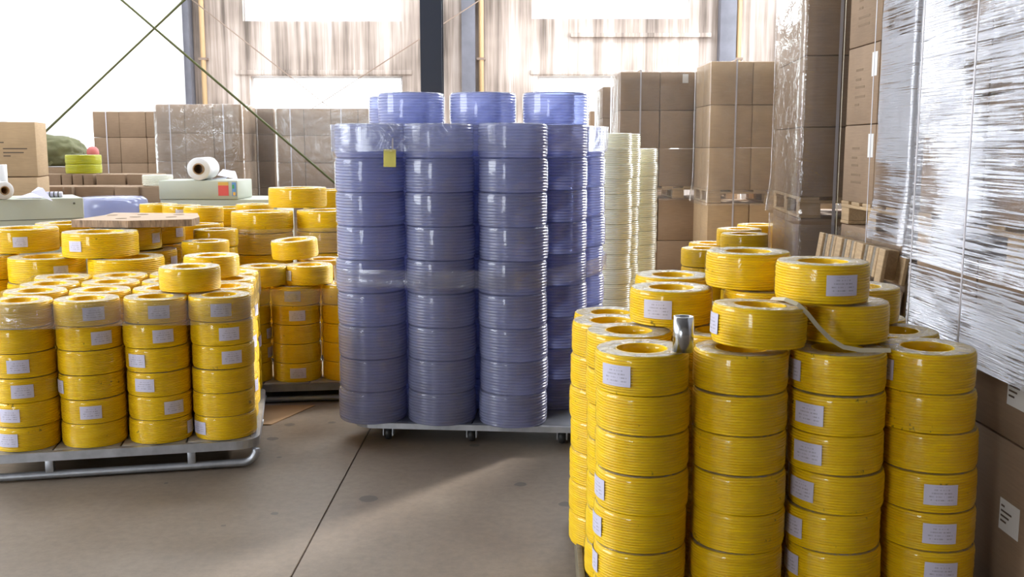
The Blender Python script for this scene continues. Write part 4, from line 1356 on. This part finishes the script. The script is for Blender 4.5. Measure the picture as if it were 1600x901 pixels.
paper('white paper sheet hanging over the left machine edge', [(-0.10, 0.10, 0.035), (0.12, -0.03, -0.025), (0.03, 0.02, 0.07), (-0.10, 0.22, 0.07)], (x_, 7.52, 1.18))
paper('white paper sheet lying flat beside film roll on left machine', [(-0.14, 0.02, 0.002), (0.05, 0.03, 0.002), (0.06, 0.25, 0.004), (-0.13, 0.24, 0.03)], (x_ - 0.06, 7.56, 1.173))
tr_ = tag(obj('tape_roll', sweep_me('tape_roll', [(0, 0, 0), (0.14, 0.03, 0)], 0.022, M['paperw'], 12), None, (gx(66, 7.72, 1.2), 7.72, 1.193)), 'small patterned paper roll on left machine behind sheets', 'roll')
for q in range(4):
    obj('print_band', sweep_me('print_band', [(0.02 + .03 * q, 0.0045 + .0065 * q, 0), (0.03 + .03 * q, 0.0065 + .0065 * q, 0)], 0.0226, M['seam'], 12), tr_)
# upright roll of clear sheeting
rr_ = tag(obj('clear_sheet_roll', lathe_me('clear_sheet_roll', [(0.0, 0), (0.30, 0), (0.30, 1.04), (0.285, 1.10), (0.25, 1.125), (0.08, 1.13), (0.0, 1.13)], 48, M['clear']), None, (gx(177, 8.8, 1), 8.8, 0.0)), 'upright roll of clear plastic sheeting beside left machine', 'roll')
# second machine
xa, xb, xc = gx(248, 8.9, 1.2), gx(371, 8.9, 1.2), gx(432, 8.9, 1.1)
t = tag(empty('packing_machine', (xa, 8.9, 0)), 'pale grey machine with a red notice and film roll on top', 'machine')
obj('base_cabinet', box_me('base_cabinet', 0, xc - xa, 0.02, 0.7, 0, 1.095, M['machine'], 0.01), t)
hd = obj('control_head', box_me('control_head', 0, xb - xa, 0.0, 0.5, 1.096, 1.262, M['machine'], 0.008), t)
k_ = (xb - xa) / 123.0
nt_ = obj('red_notice', box_me('red_notice', 93 * k_, 109 * k_, -0.003, 0.0, 1.128, 1.218, M['red']), hd)
obj('notice_header', box_me('notice_header', 93 * k_, 109 * k_, -0.003, 0.0, 1.219, 1.248, M['amber']), nt_) if False else obj('notice_header', box_me('notice_header', 93 * k_, 109 * k_, -0.003, 0.0, 1.2185, 1.248, M['amber']), hd)
sp_ = obj('switch_plate', box_me('switch_plate', 114.5 * k_, 121 * k_, -0.003, 0.0, 1.125, 1.245, M['blue']), hd)
obj('green_print', box_me('green_print', 115 * k_, 118 * k_, -0.005, -0.003, 1.19, 1.225, M['green']), hd)
obj('amber_print', box_me('amber_print', 116 * k_, 120 * k_, -0.005, -0.003, 1.13, 1.16, M['amber']), hd)
film_roll('white film roll with dark core on the grey machine', (gx(316, 9.1, 1.38), 9.14, 1.262 + 0.101), (0, PI / 2, PI / 2 + 0.12), 1.0)
x_ = gx(345, 9.05, 1.3)
paper('crumpled white paper beside film roll on grey machine', [(-0.03, 0.0, 0.04), (0.16, -0.03, 0.003), (0.10, 0.12, 0.07), (-0.02, 0.14, 0.09)], (x_, 9.05, 1.265))
paper('dark folded sheet beside film roll on grey machine', [(-0.10, -0.03, 0.003), (0.06, -0.05, 0.012), (0.08, 0.04, 0.03), (-0.06, 0.06, 0.012)], (x_, 9.03, 1.264), 'galv_dark')

# ---- honeycomb board on the coils -------------------------------------------------
zb = HD * 7 + 0.002
A_, B_, C_, D_ = at(112, 356, 6.35), at(294, 352, 6.38), at(316, 340, 7.0), at(182, 338, 7.1)
fl = [Vector((gx(112, 6.33, zb), 6.33, 0)), Vector((gx(200, 6.27, zb), 6.27, 0)), Vector((gx(300, 6.40, zb), 6.40, 0)), Vector((gx(312, 6.62, zb), 6.62, 0)), Vector((gx(309, 7.0, zb), 7.0, 0)), Vector((gx(178, 7.06, zb), 7.06, 0)), Vector((gx(165, 6.8, zb), 6.8, 0))]
bm = bmesh.new()
lo = [bm.verts.new((p.x, p.y, zb)) for p in fl]; hi = [bm.verts.new((p.x, p.y, zb + 0.045)) for p in fl]
bm.faces.new(hi); bm.faces.new(lo[::-1])
sides = [bm.faces.new([lo[i], lo[(i + 1) % len(fl)], hi[(i + 1) % len(fl)], hi[i]]) for i in range(len(fl))]
bmesh.ops.recalc_face_normals(bm, faces=list(bm.faces))
for f in sides: f.material_index = 1
me = bpy.data.meshes.new('honeycomb_board'); bm.to_mesh(me); bm.free(); me.materials.append(M['kraft']); me.materials.append(M['honey'])
hbd = tag(obj('honeycomb_board', me), 'thick brown honeycomb cardboard sheet with holes lying on yellow coils', 'cardboard')
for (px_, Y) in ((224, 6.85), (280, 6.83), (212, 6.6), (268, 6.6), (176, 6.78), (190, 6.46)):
    obj('round_hole', lathe_me('round_hole', [(0.0, 0.0), (0.035, 0.0), (0.036, 0.001)], 20, M['hole_shade']), hbd, (gx(px_, Y, zb), Y, zb + 0.0455))  # flat dark disc paints the shade inside each hole

# flattened cardboard on the floor by the middle cart
q = [gz(392, 664, 0), gz(424, 664, 0), gz(492, 634, 0), gz(392, 634, 0)]
verts = [(p.x, p.y, 0.006) for p in q] + [(p.x, p.y, 0.001) for p in q]
tag(obj('cardboard_sheet', mesh_from('cardboard_sheet', verts, [(0, 1, 2, 3), (7, 6, 5, 4), (0, 4, 5, 1), (1, 5, 6, 2), (2, 6, 7, 3), (3, 7, 4, 0)], M['core'])), 'flattened brown cardboard sheet on floor by the middle cart', 'cardboard')

# ---- small things -------------------------------------------------------------------
zt = ZA + HA * 7 + 0.004
pt = gz(1067, 549, zt)
tag(obj('metal_tube', lathe_me('metal_tube', [(0.024, 0.001), (0.0295, 0.001), (0.0295, 0.104), (0.024, 0.104), (0.024, 0.001)], 32, M['chrome']), None, pt), 'short shiny metal tube standing on the front left yellow coil', 'tube')
# pale strap lying slack over the coils
pts = [at(1205, 466, 3.02), at(1226, 467, 2.93), at(1246, 475, 2.90), at(1262, 490, 2.885), at(1278, 510, 2.875), at(1298, 530, 2.87), at(1318, 542, 2.86), at(1345, 547, 2.855), at(1392, 547, 2.85)]
def ribbon(name, pts, wd, m, nrm=Vector((0, -1, 0.35))):
    n = len(pts); verts, faces = [], []
    for i, p in enumerate(pts):
        t_ = (pts[min(n - 1, i + 1)] - pts[max(0, i - 1)]).normalized()
        s_ = t_.cross(nrm).normalized() * wd / 2
        for off in (nrm.normalized() * 0.0008, -nrm.normalized() * 0.0008):
            verts += [tuple(p + s_ + off), tuple(p - s_ + off)]
    for i in range(n - 1):
        a, b = i * 4, i * 4 + 4
        faces += [(a, b, b + 1, a + 1), (a + 3, b + 3, b + 2, a + 2), (a, a + 2, b + 2, b), (a + 1, b + 1, b + 3, a + 3)]
    faces += [(0, 1, 3, 2), (n * 4 - 4, n * 4 - 2, n * 4 - 1, n * 4 - 3)]
    return obj(name, mesh_from(name, verts, faces, M[m], False))
tag(ribbon('loose_strap', pts, 0.013, 'strap_y'), 'pale plastic strap hanging slack over the near yellow coils', 'strap')
# yellow tag hung on a clear coil
tg = at(609, 247, 5.09)
o = tag(obj('hanging_tag', box_me('hanging_tag', -0.031, 0.031, -0.001, 0.001, -0.044, 0.044, M['tag'], 0.0006, 1), None, (tg.x, tg.y, tg.z), (0, 0.02, 0.05)), 'small yellow card tag hung on the top left clear coil', 'tag')
obj('tie_string', box_me('tie_string', 0.010, 0.018, -0.001, 0.001, 0.044, 0.10, M['strap']), o)

# film bands round piles
def film_band(label, pts2, z0, z1, m='wrap', seed=1, nz=8):
    """upright band of film that follows the outline pts2 (closed loop of x, y)"""
    n = len(pts2); verts, faces = [], []
    for s in range(nz + 1):
        z = z0 + (z1 - z0) * s / nz
        for k, (x, y) in enumerate(pts2):
            d = 0.004 * noise.noise(Vector((x * 6, y * 6, z * 30 + seed)))
            verts.append((x + d, y - abs(d), z + 0.008 * noise.noise(Vector((x * 3, y * 3, seed))) * (1 if s in (0, nz) else 0)))
    for s in range(nz):
        for k in range(n):
            k2 = (k + 1) % n
            faces.append((s * n + k, s * n + k2, (s + 1) * n + k2, (s + 1) * n + k))
    return tag(obj('film_band', mesh_from('film_band', verts, faces, M[m], True)), label, 'film', 'film bands round coil piles')
def hull_band(centers, R, n=40):
    pts = []
    for c in centers:
        for i in range(n):
            a = 2 * PI * i / n
            pts.append((c[0] + R * math.cos(a), c[1] + R * math.sin(a)))
    pts = sorted(set(pts))
    def half(P):
        h = []
        for p in P:
            while len(h) >= 2 and (h[-1][0] - h[-2][0]) * (p[1] - h[-2][1]) - (h[-1][1] - h[-2][1]) * (p[0] - h[-2][0]) <= 0: h.pop()
            h.append(p)
        return h
    a, b = half(pts), half(pts[::-1])
    loop = a[:-1] + b[:-1]
    out = []
    for i, p in enumerate(loop):
        q = loop[(i + 1) % len(loop)]
        d = math.hypot(q[0] - p[0], q[1] - p[1]); m_ = max(1, int(d / 0.08))
        out += [(p[0] + (q[0] - p[0]) * k / m_, p[1] + (q[1] - p[1]) * k / m_) for k in range(m_)]
    return out
R_ = SPEC['b'][0]
film_band('stretch film band round the top layer of the left cart', hull_band([Bpos(i, j) for i in (0, 3) for j in (0, 3)], R_ + 0.012), ZB + HB * 5 - 0.004, ZB + HB * 6 - 0.002, 'wrap', 3)
film_band('stretch film band round the fifth layer of the middle cart', hull_band([Cpos(i, j) for i in (-1, 1) for j in (0, 1)], R_ + 0.012), ZC + HC * 4 + 0.0, ZC + HC * 5 - 0.015, 'wrap', 4)
KR = SPEC['clear'][0]
kc = [(gx(580, 5.28, .9), 5.28), (gx(802, 5.21, .9), 5.21), (gx(866, 5.6, 1), 5.58), (gx(897, 5.97, 1), 5.97), (gx(646, 5.6, 1), 5.62), (gx(624, 6.0, 1), 6.0)]
film_band('tight stretch film band high round the clear coils', hull_band(kc, KR + 0.014), ZK + HK * 8 + 0.03, ZK + HK * 9 - 0.004, 'wrap_light', 5)
film_band('tight stretch film band halfway up the clear coils', hull_band(kc, KR + 0.014), ZK + HK * 4 + 0.035, ZK + HK * 4 + 0.125, 'wrap_light', 6)
gc = [(gx(410, 7.26, 1), 7.26), (gx(511, 7.40, 1), 7.40)]
film_band('loose stretch film band round the large coils by the clear coils', hull_band(gc, SPEC['big'][0] + 0.016), 0.80, 0.98, 'wrap', 7)
